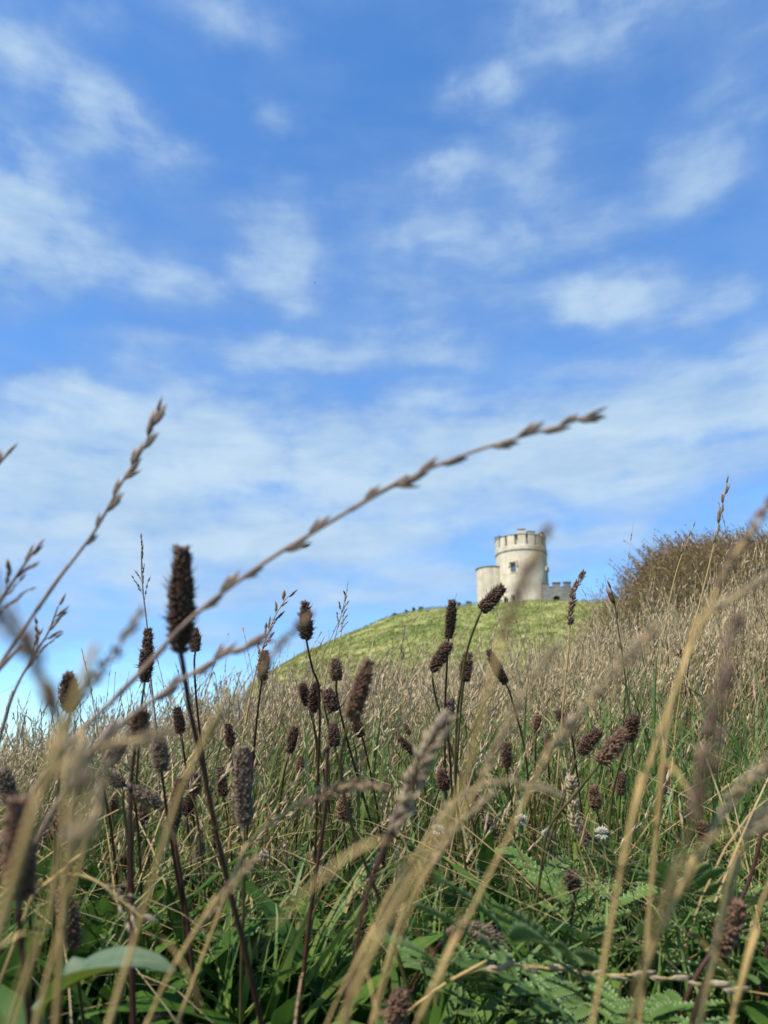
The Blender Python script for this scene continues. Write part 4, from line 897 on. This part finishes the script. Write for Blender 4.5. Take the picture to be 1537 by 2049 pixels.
GS = [
 ([(1207, 818), (1165, 836), (1120, 852), (1035, 876), (940, 906), (850, 942), (750, 992), (640, 1057), (520, 1132), (385, 1235), (255, 1372), (130, 1500), (30, 1640)], 0.235, 'rye', 'longest grass stalk, arching across the sky towards the right above the tower', 0.62, 'tanpurple', 'tanpurple', 0.0007, 1.1),
 ([(322, 800), (308, 845), (285, 900), (240, 972), (190, 1062), (120, 1155), (58, 1243), (-10, 1345), (-60, 1430)], 0.29, 'rye', 'tall thin stalk curving up to a point against the sky at the left', .45, 'tanpurple', 'tanpurple', 0.0007, 0.95),
 ([(30, 892), (0, 925), (-50, 985), (-120, 1090)], .30, 'rye', 'tip of a stalk entering at the left edge high in the sky', .5, 'tanpurple', 'tanpurple', .0009, 1.0),
 ([(70, 1100), (40, 1142), (0, 1205), (-50, 1290), (-90, 1400)], .30, 'open', 'purplish stalk tip at the left edge beneath the highest tip', .5, 'tanpurple', 'tanpurple', .0009, .8),
 ([(116, 1213), (98, 1262), (72, 1305), (35, 1370), (10, 1440), (-20, 1560)], .38, 'open', 'feathery stalk bending right near the left edge', .42, 'tanpurple', 'tanpurple', .0008, .9),
 ([(-40, 1150), (30, 1260), (80, 1350), (112, 1430), (100, 1540), (40, 1720)], 0.1, 'dense', 'extremely blurred purple brown stalk slanting down from the left edge', .55, 'tanbrown', 'tan', 0.0006, 0.55),
 ([(282, 1230), (235, 1298), (195, 1350), (150, 1415), (132, 1520), (118, 1700), (80, 1880), (20, 2060)], 0.16, 'dense', 'blurred pinkish spike slanting up right beside the stout dark head', .26, 'tanpurple', 'tan', 0.0004, 0.45),
 ([(150, 1500), (162, 1570), (165, 1650), (120, 1760), (75, 1880), (15, 2070)], 0.088, 'dense', 'hugely blurred olive straw head at the lower left', 0.36, 'tanpale', 'tan', 0.00025, 0.55),
 ([(545, 1282), (470, 1302), (400, 1338), (310, 1398), (210, 1480), (120, 1600), (40, 1760)], .23, 'rye', 'blurred pinkish stalk arching right behind the biggest plantain head', .38, 'tanpurple', 'tanpurple', .0009, .9),
 ([(625, 1225), (560, 1292), (500, 1375), (430, 1460), (380, 1540), (330, 1680)], 0.16, 'dense', 'blurred straw spike crossing the stem of the lone dark head', .30, 'tanbrown', 'tan', 0.0005, 0.4),
 ([(1095, 1058), (1070, 1115), (1040, 1185), (1012, 1262), (985, 1350), (955, 1470), (920, 1590), (860, 1700), (780, 1840), (680, 2060)], 0.115, 'dense', 'blurred brown grass spike crossing in front of the tower', .24, 'tanbrown', 'tan', 0.0004, 0.4),
 ([(1312, 1252), (1250, 1325), (1195, 1385), (1120, 1482), (1060, 1585), (1010, 1690), (930, 1850), (830, 2060)], 0.17, 'dense', 'blurred tan spike leaning right above the leaning cluster', .34, 'tanpale', 'tan', 0.0004, 0.5),
 ([(1115, 1290), (1050, 1388), (1000, 1480), (962, 1560), (905, 1660), (830, 1800), (740, 2060)], 0.165, 'dense', 'blurred pale spike leaning right left of the small tilted heads', .36, 'tanpale', 'tan', 0.0003, 0.4),
 ([(1120, 1590), (1060, 1570), (980, 1568), (900, 1612), (838, 1700), (772, 1800), (700, 1950), (650, 2060)], 0.2, 'dense', 'pale head arching over to the right above the white clover', .38, 'tanpale', 'tan', 0.0003, 0.42),
 ([(985, 1588), (930, 1635), (872, 1712), (812, 1820), (770, 1940), (740, 2060)], 0.22, 'dense', 'broad pale head under the arching one', .40, 'tanpale', 'tan', 0.0004, 0.45),
 ([(893, 1440), (862, 1490), (830, 1560), (800, 1640), (775, 1690), (752, 1740), (725, 1830), (705, 1960), (690, 2060)], 0.23, 'dense', 'large brown furry head on a dark red stem leaning right below the hill', .40, 'tanpale', 'stemd', 0.0009, 0.9),
 ([(1476, 1240), (1455, 1340), (1430, 1450), (1408, 1560), (1380, 1660), (1330, 1790), (1290, 1940), (1255, 2060)], 0.115, 'dense', 'very blurred upright brown head in front of the rushes', .50, 'tanbrown', 'stemg', 0.00035, 0.5),
 ([(1560, 1510), (1490, 1570), (1440, 1640), (1395, 1730), (1330, 1850), (1285, 1970), (1260, 2060)], 0.18, 'dense', 'pale blurred head leaning in from the right edge', .36, 'tanpale', 'tan', 0.0005, 0.5),
 ([(1560, 1600), (1505, 1660), (1480, 1720), (1450, 1820), (1425, 1930), (1395, 2070)], 0.18, 'dense', 'thick golden straw stalk low on the right', .22, 'tanpale', 'tan', 0.0008, 0.6),
 ([(1575, 1700), (1530, 1790), (1505, 1870), (1480, 1980), (1460, 2070)], 0.2, 'dense', 'golden straw stalk nearest the right edge at the bottom', .18, 'tanpale', 'tan', 0.0006, 0.55),
 ([(1545, 1000), (1505, 1060), (1468, 1115), (1435, 1180), (1395, 1270), (1345, 1400), (1290, 1560), (1240, 1760)], 0.17, 'dense', 'blurred pinkish spike at the right edge before the brown bank', .26, 'tanbrown', 'tan', 0.0005, 0.45),
 ([(1530, 1158), (1480, 1190), (1430, 1222), (1385, 1290), (1345, 1420), (1320, 1600)], 0.2, 'dense', 'pale blurred spike pointing right before the bank', .26, 'tanpale', 'tan', 0.0005, 0.5),
 ([(1457, 953), (1448, 1000), (1438, 1050), (1428, 1095), (1405, 1190), (1372, 1320), (1350, 1480)], .80, 'rye', 'sharp tall spike standing above the bank against the sky', .30, 'tanpurple', 'tan', .0009, 1.5),
 ([(1391, 1045), (1375, 1085), (1355, 1140), (1335, 1230), (1318, 1360)], .95, 'rye', 'shorter thin spike against the sky left of the sharp tall one', .30, 'tanpurple', 'tan', .0009, 1.3),
 ([(1166, 1148), (1150, 1180), (1143, 1225), (1138, 1290), (1128, 1400), (1115, 1560)], .62, 'dense', 'dense pinkish spike on the skyline right of the grey wall', .26, 'tanbrown', 'tan', .0008, .95),
 ([(1216, 1163), (1228, 1195), (1236, 1250), (1248, 1330), (1262, 1450)], .80, 'rye', 'dark slim head on the skyline left of the bank', .28, 'headb', 'stemg', .0009, 1.6),
 ([(692, 1190), (684, 1225), (672, 1270), (655, 1340), (640, 1440)], .80, 'open', 'feathery stalk against the sky at the left slope of the hill', .34, 'tanpurple', 'tan', .0007, .9),
 ([(575, 1194), (552, 1230), (530, 1285), (508, 1360), (488, 1470), (470, 1600)], .60, 'open', 'feathery leaning stalk against the sky above the left foot of the hill', .36, 'tanbrown', 'tan', .0008, 1.0),
 ([(284, 1084), (283, 1130), (287, 1190), (294, 1250), (300, 1340), (312, 1460)], .62, 'open', 'thin sharp stalk rising above the long upright head', .32, 'tanpurple', 'tanpurple', .0007, .8),
 ([(1590, 2000), (1500, 1984), (1400, 1968), (1290, 1952), (1200, 1950), (1100, 1938), (1010, 1932), (930, 1950), (860, 1990)], .36, 'rye', 'straw stalk lying nearly level across the bottom right', .85, 'tanpale', 'tan', .0006, 1.25),
 ([(290, 1842), (240, 1800), (190, 1762), (130, 1750), (70, 1790), (40, 1860)], .30, 'open', 'drooping straw head hanging right above the arching leaf', .40, 'tanpale', 'tan', .0007, .8),
 ([(515, 1715), (450, 1790), (395, 1865), (345, 1940), (290, 2060)], 0.2, 'dense', 'blurred straw stalk slanting right in front of the arching leaf', .40, 'tanpale', 'tan', 0.0005, 0.45),
 ([(775, 1578), (700, 1572), (630, 1600), (565, 1630), (500, 1690), (450, 1800)], 0.25, 'dense', 'straw head arching level to the right across the middle', .42, 'tanbrown', 'tan', 0.0006, 0.6),
 ([(335, 1462), (270, 1482), (210, 1490), (165, 1530), (140, 1640), (130, 1800)], 0.16, 'dense', 'blurred straw head arching right in front of the left dry grass', .36, 'tanpale', 'tan', 0.0006, 0.5),
 ([(230, 1500), (205, 1580), (190, 1650), (250, 1560), (330, 1590)][:3] + [(150, 1760), (110, 1900)], 0.16, 'dense', 'blurred pale head low at the left beside the purple stem', .40, 'tanpale', 'tan', 0.0005, 0.45),
 ([(1143, 1560), (1147, 1610), (1155, 1680), (1180, 1760), (1215, 1860), (1270, 2000)], .52, 'dense', 'pale thick spike before white clover on a thin bent stalk', .24, 'tanpale', 'tan', .0007, 1.2),
 ([(1398, 1455), (1400, 1500), (1402, 1545), (1406, 1620), (1412, 1740)], .68, 'open', 'cream coloured flowering spike against the rush tuft', .36, 'tanpale', 'tan', .0006, .8),
 ([(1052, 1070 + 350), (1040, 1500), (1030, 1600), (1022, 1720)], .9, 'open', 'thin straw stalk behind the upright head over bright green grass', .3, 'tanpale', 'tan', .0007, .9),
]
for e in GS: grass_stalk(e[0], e[1], e[2], e[3], e[4], e[5], e[6], e[7], e[8])

# ------------------------------------------------------------------ arching broad leaf, bottom left
base = P(95, 2060, .30); base = Vector((base.x, base.y + .01, gz(base.x, base.y + .01)))
mid = [(base), P(90, 2050, .30), P(118, 1990, .295), P(170, 1955, .29), (P(240, 1937, .285)), P(300, 1935, .285), P(352, 1945, .285)]
root = thing('broad_leaf_plant', base, 'broad pale green leaf arching over in the lower left corner', 'leaf')
pa = spline([tuple(p - base) for p in mid], 8); nn = len(pa); V = []; al = []
for i_, p in enumerate(pa):
    s_ = i_ / (nn - 1); tg = pa[min(nn - 1, i_ + 1)] - pa[max(0, i_ - 1)]; tg /= np.linalg.norm(tg)
    sd = np.cross(tg, np.array([0, -.55, .83]) if s_ < .4 else np.array([0, -.25, .97])); sd /= np.linalg.norm(sd); up = np.cross(sd, tg)
    w_ = .0105 * math.sin(math.pi * min(1, .06 + .94 * s_) ** 1.1) ** .8
    for c_ in range(9):
        u = c_ / 4 - 1; V.append(p + sd * u * w_ + up * abs(u) * w_ * .45 + up * (.0004 * (c_ % 2) + .0006 * math.sin(9 * s_ + 2 * u))); al.append(1. if c_ % 2 else .0)
q = [(i_ * 9 + j_, i_ * 9 + j_ + 1, (i_ + 1) * 9 + j_ + 1, (i_ + 1) * 9 + j_) for i_ in range(nn - 1) for j_ in range(8)]
m = Mat('broad_leaf_green'); f = m.noise(300, 3, .6); M['broad'] = m.finish(m.mix(m.mapr(m.attr('along'), 0, 1, 0, .45), m.ramp(f, [(.3, (.065, .10, .045)), (.7, (.105, .145, .07))]), (.14, .175, .10)), .38, .22, spec=.45, tcol=(.22, .30, .03))
link('leaf', mesh_np('leaf', V, q, None, {'along': al, 'rnd': np.full(len(V), .5)}), M['broad'], root)
b = MB(); b.tube(pa, np.linspace(.0011, .0003, nn), 6); link('midrib', b.mesh('midrib'), M['cloverstem'], root)
add_leaf(root, (0, 0, 0), 2.4, .9); add_leaf(root, (0, 0, 0), .6, .8)

# ------------------------------------------------------------------ tufts
def tuft(name, px, py, d, n, hr, wr, spread, lean, mat, label, rn=(0, 1), group=None):
    p = ray_ground(px, py) if d is None else P(px, py, d); p = Vector((p.x, p.y, gz(p.x, p.y)))
    h = rng.uniform(*hr, n); a = rng.uniform(0, 6.28, n); rr_ = rng.random(n) ** .5 * spread[0]
    base = np.stack([np.cos(a) * rr_, np.sin(a) * rr_, np.full(n, -.01)], -1); s_ = rng.random(n) * spread[1]
    top = base + np.stack([np.cos(a) * s_ * h + lean * h * rng.uniform(.4, 1.4, n), np.sin(a) * s_ * h, h], -1)
    V, q, al, rr, _ = ribbons(base, top, np.stack([-np.cos(a) * s_ * h * .4, -np.sin(a) * s_ * h * .4, h * .10], -1), rng.uniform(*wr, n), 6, rng.uniform(*rn, n))
    root = thing(name, p, label, 'grass tuft', group); b = Bulk(); b.add(V, q, None, al, rr); b.build('blades', mat, root); return root
def tuft_at(name, x, y, **kw):
    p = Vector((x, y, 0)); px, py = px_of(x, y, gz(x, y)); return tuft(name, px, py, (p - CAM).dot(CF) + (gz(x, y)) * CF.z, **kw)
tuft_at('rush_tuft', .62, 1.42, n=650, hr=(.28, .56), wr=(.0018, .0036), spread=(.10, .55), lean=.12, mat=M['rush'], label='dense dark green rush tuft on the right below the bank')
tuft_at('rush_tuft', .98, 1.75, n=450, hr=(.28, .52), wr=(.002, .0038), spread=(.12, .7), lean=.0, mat=M['rush'], label='second dark green rush tuft at the right edge')
tuft_at('grass_tuft', -.085, .56, n=70, hr=(.06, .135), wr=(.004, .0085), spread=(.035, .75), lean=.45, mat=M['green'], label='tuft of broad bright green blades leaning right, low left of centre', rn=(.35, .8))
tuft_at('grass_tuft', -.17, .66, n=50, hr=(.06, .14), wr=(.003, .007), spread=(.03, .6), lean=.1, mat=M['green'], label='tuft of upright bright green blades left of the thick dark red stem', rn=(.35, .75))
tuft_at('grass_tuft', .02, .50, n=22, hr=(.05, .10), wr=(.004, .008), spread=(.02, .9), lean=.6, mat=M['green'], label='few wide green blades leaning right at the bottom centre', rn=(.4, .7))
tuft_at('grass_tuft', .27, 1.15, n=300, hr=(.09, .20), wr=(.0012, .0026), spread=(.10, .8), lean=.15, mat=M['green'], label='fine bright green grass tuft behind the white clover', rn=(.1, .7))

# ------------------------------------------------------------------ silverweed
def silver_leaf(name, L_, pairs, rnd, arch, seed):
    r_ = random.Random(seed); b = MB(); pos = lambda s: np.array([L_ * s, 0, L_ * (arch * s - arch * 1.15 * s * s)])
    b.tube([pos(s) for s in np.linspace(0, 1, 9)], np.linspace(.0009, .0004, 9), 5, along=np.full(9, .3), rnd=rnd)
    def leaflet(p, dx, dy, l, w, lift):
        d = np.array([dx, dy, lift]); d /= np.linalg.norm(d); s_ = np.cross([0, 0, 1.], d); s_ /= np.linalg.norm(s_); up = np.cross(d, s_)
        nt_ = 9; V = []; al = []
        for k in range(nt_ + 1):
            t = k / nt_; ww = w * .5 * math.sin(math.pi * min(1, .10 + .86 * t)) ** .7; z = up * (-.18 * l * t * t)
            c0 = p + d * l * t + z; V.append(c0); al.append(.15)
            for sg in (-1, 1): 
                V.append(c0 + s_ * sg * ww * .62 + up * ww * .16); al.append(.55)
                V.append(c0 + s_ * sg * ww + d * l * .055 + up * ww * .30); al.append(1.)       # tooth tip
                V.append(c0 + s_ * sg * ww * .72 + d * l * .062 + up * ww * .2); al.append(.7)   # notch above the tooth
        q = []; t3 = []
        for k in range(nt_):
            a = k * 7; c = a + 7
            for o in (1, 4):
                f_ = (a, a + o, c + o, c); q.append(f_ if o == 4 else f_[::-1])
                t3.append((a + o, a + o + 1, a + o + 2) if o == 4 else (a + o + 2, a + o + 1, a + o)); t3.append((a + o, a + o + 2, c + o) if o == 4 else (c + o, a + o + 2, a + o))
        b.add(V, q, t3, al, rnd)
    for k in range(pairs):
        s = .22 + .72 * k / pairs; l = L_ * (.12 + .17 * math.sin(math.pi * (.15 + .6 * k / pairs))) * r_.uniform(.9, 1.1)
        for sg in (-1, 1): leaflet(pos(s), .62, sg * 1., l, l * .36, r_.uniform(-.05, .35))
        if k < pairs - 1:
            for sg in (-1, 1): leaflet(pos(s + .36 / pairs), .5, sg, l * .28, l * .16, .1)
    leaflet(pos(.97), 1, 0, L_ * .26, L_ * .13, -.1)
    me = b.mesh(name); me.materials.append(M['silver']); return me
SL = [silver_leaf('silverweed_leaf', .10 + .012 * k, 6 + k % 3, (.2, .5, .8, .35, .65)[k], (.5, .8, .35, .65, .95)[k], k) for k in range(5)]
SW = [(.105, .425, 7, 1.05, 'largest silverweed with toothed leaves at the bottom right of centre'), (.225, .56, 6, .95, 'silverweed with silvery toothed leaves behind the level straw stalk'), (.255, .50, 5, 1.0, 'silverweed whose pale leaf curls down right of the black stem'),
      (.33, .60, 5, .95, 'silverweed at the lower right near the right edge'), (.05, .64, 4, .9, 'small silverweed behind the straw stalks in the lower middle'), (.125, .56, 5, .95, 'silverweed behind the largest one'),
      (.055, .47, 4, .75, 'small silverweed left of the largest one'), (.20, .70, 4, 1.0, 'silverweed in the grass under the leaning cluster'), (-.06, .56, 3, .7, 'little silverweed low between green blades left of the straw stalks'), (.28, .44, 5, .85, 'silverweed in the bottom right corner')]
for (x, y, nl, sc, lab) in SW:
    root = thing('silverweed', (x, y, gz(x, y)), lab, 'silverweed', 'silverweed plants low on the right')
    a0 = random.uniform(0, 6.28)
    for k in range(nl):
        o = bpy.data.objects.new('leaf', SL[(k + int(x * 100)) % 5]); C.objects.link(o); o.parent = root; o.location = (0, 0, .022)
        o.rotation_euler = (R(random.uniform(-15, 15)), R(random.uniform(-46, -10)), a0 + k * 6.28 / nl + random.uniform(-.3, .3)); o.scale = (sc * random.uniform(.62, .85),) * 3

# ------------------------------------------------------------------ white clover
def clover_head(seed):
    r_ = random.Random(seed); b = MB()
    for k in range(70):
        z = 1 - 2 * (k + .5) / 70; a = k * 2.39996; rr_ = math.sqrt(1 - z * z); d = np.array([rr_ * math.cos(a), rr_ * math.sin(a), z * .9 + .25]); 
        b.spindle(d * .0025, d + np.array([0, 0, .2 if z > -.2 else -.5]), r_.uniform(.0055, .0085), .0012, .6, 5)
    me = b.mesh('flower_head'); me.materials.append(M['clover']); return me
CH = [clover_head(k) for k in range(3)]
def trifoliate():
    b = MB()
    for k in range(3):
        a = k * 2.094; c, s = math.cos(a), math.sin(a); V = [(0, 0, 0)]; n = 12
        for j_ in range(n + 1):
            t = j_ / n * 2 * math.pi; u, v = .006 + .0062 * math.cos(t + math.pi), .0052 * math.sin(t + math.pi); V.append((u * c - v * s, u * s + v * c, .0012 * abs(v) / .005 + .0015))
        b.add(V, (), [(0, i_, i_ + 1) for i_ in range(1, n + 1)], .4, .5)
    me = b.mesh('clover_leaf'); me.materials.append(M['lance']); return me
TRI = trifoliate()
CLV = [(1043, 1642, 17, 'round white clover flower right of the hanging head'), (1095, 1672, 17, 'white clover flower in the middle of the row'), (1205, 1668, 19, 'widest white clover flower under the leaning cluster'), (1175, 1668, 12, 'small white clover flower touching the grey furry head'),
       (876, 1662, 17, 'white clover flower behind the arching straw head'), (1238, 1572, 14, 'white clover flower behind a dark head below the leaning cluster'), (527, 1713, 16, 'white clover flower low left near broad green blades'), (1010, 1735, 10, 'small faded clover flower low right of centre'),
       (1104, 1490, 8, 'tiny white clover flower beside the slim grey head'), (1190, 1735, 9, 'tiny white clover flower low on the right'), (1075, 1730, 8, 'tiny faded clover flower left of the round dark capsule'), (650, 1845, 10, 'faded clover flower in the shade at the lower middle')]
for (px, py, w, lab) in CLV:
    d = min(.95, .0145 * FPX / (w * 2.1)); p = P(px, py, d); g0 = gz(p.x, p.y)
    if p.z < g0 + .012: p.z = g0 + .02
    root = thing('white_clover', (p.x, p.y + .004, g0), lab, 'clover', 'white clover flowers')
    b = MB(); hh = p.z - g0; b.tube(spline([(0, 0, -.004), (.006, .004, hh * .5), (0, -.004, hh)], 6), .0007, 6); link('stem', b.mesh('stem'), M['cloverstem'], root)
    o = link('flower_head', random.choice(CH), None, root); o.location = (0, -.004, hh); s_ = w * 1.7 / FPX * d / .018; o.scale = (s_, s_, s_ * .85); o.rotation_euler = (R(random.uniform(-20, 20)), R(random.uniform(-20, 20)), random.uniform(0, 6))
    for k in range(3):
        o = link('leaf', TRI, None, root); o.location = (random.uniform(-.025, .025), random.uniform(-.02, .01), random.uniform(.02, .05)); o.rotation_euler = (R(random.uniform(-25, 25)), R(random.uniform(-25, 25)), random.uniform(0, 6)); s_ = random.uniform(.9, 1.5); o.scale = (s_,) * 3

# ------------------------------------------------------------------ flying insects and birds
m = Mat('insect_black'); M['insect'] = m.finish((.008, .008, .012), .35)
m = Mat('insect_wing'); M['wing'] = m.finish((.20, .24, .24), .3, .6)
def insect(px, py, d, L_, label, ang=.4):
    c = P(px, py, d); root = thing('flying_insect', c, label, 'insect', 'insects in the air')
    rot = Matrix.Rotation(-ang, 3, 'Y')
    def tv(v): return tuple(rot @ Vector(v) * L_)
    b = MB()
    zz = np.linspace(-.5, .5, 15); rad_ = [.02, .06, .085, .09, .085, .07, .05, .085, .12, .13, .11, .06, .09, .085, .02]
    b.tube([tv((z, 0, .06 * z * z)) for z in zz], np.array(rad_) * L_, 10); link('body', b.mesh('body'), M['insect'], root)
    for sg in (-1, 1):
        n = 9; V = []
        for k in range(n):
            t = k / (n - 1); cx = .2 - .85 * t; cz = .14 + .12 * t; w = .13 * math.sin(math.pi * (.08 + .86 * t)) ** .6
            for u in (-1, 0, 1): V.append(tv((cx + .0, sg * (.06 + .30 * t + .0) , cz + u * w * .8 + .01 * u * u)))
        q = [(k * 3 + j_, k * 3 + j_ + 1, k * 3 + j_ + 4, k * 3 + j_ + 3) for k in range(n - 1) for j_ in range(2)]
        b = MB(); b.add(V, q); link('wing', b.mesh('wing'), M['wing'], root)
    for k in range(6):
        sg = 1 if k % 2 else -1; x0 = .25 - .12 * (k // 2); b = MB(); b.tube([tv((x0, sg * .06, -.08)), tv((x0 + .1 - .1 * (k // 2), sg * .2, -.2)), tv((x0 + .12 - .16 * (k // 2), sg * .22, -.34))], .012 * L_, 4); link('leg', b.mesh('leg'), M['insect'], root)
    for sg in (-1, 1):
        b = MB(); b.tube([tv((.5, sg * .03, .05)), tv((.62, sg * .08, .14)), tv((.80, sg * .12, .13))], .009 * L_, 4); link('antenna', b.mesh('antenna'), M['insect'], root)
insect(613, 1093, .80, .0078, 'small black fly hovering against the sky under the long arching stalk', .5)
m = Mat('bird_dark'); M['bird'] = m.finish((.03, .03, .035), .8)
m = Mat('gull_white'); M['gull'] = m.finish((.72, .72, .72), .7)
def bird(px, py, d, span, mat, label, roll=0, name='bird'):
    c = P(px, py, d); root = thing(name, c, label, 'bird', 'birds far off in the sky'); root.rotation_euler = (0, R(roll), R(random.uniform(-30, 30)))
    b = MB(); zz = np.linspace(0, 1, 11); b.tube([(0, (z - .5) * span * .5, 0) for z in zz], [span * .07 * math.sin(math.pi * (.05 + .9 * z)) ** .7 for z in zz], 8); link('body', b.mesh('body'), mat, root)
    for sg in (-1, 1):
        V = []; 
        for k in range(7):
            t = k / 6; w = span * .11 * (1 - t) ** .6 + .004; z = span * (.16 * math.sin(t * 2.2)); y0 = span * (.06 - .10 * t * t)
            V += [(sg * t * span / 2, y0 + w * .6, z), (sg * t * span / 2, y0 - w * .7, z), (sg * t * span / 2, y0, z + span * .012)]
        q = []; 
        for k in range(6):
            a = k * 3; q += [(a, a + 3, a + 5, a + 2), (a + 2, a + 5, a + 4, a + 1), (a + 1, a + 4, a + 3, a)]
        b = MB(); b.add(V, q); link('wing', b.mesh('wing'), mat, root)
bird(631, 566, 130, .75, M['bird'], 'dark bird with wings slanting, high in the sky left of centre', -12)
bird(702, 594, 190, .5, M['bird'], 'tiny dark bird right of the slanting one', 5)
bird(1245, 631, 190, .4, M['bird'], 'tiny dark bird under the bright cloud on the right', 0)
bird(160, 689, 190, .4, M['bird'], 'tiny dark bird in the blue at the left', 0)
bird(728, 941, 150, .55, M['gull'], 'tiny white gull against the cloud bank above the long stalk', 8)
bird(908, 1101, 190, .4, M['bird'], 'tiny dark bird left of the tower', 0)
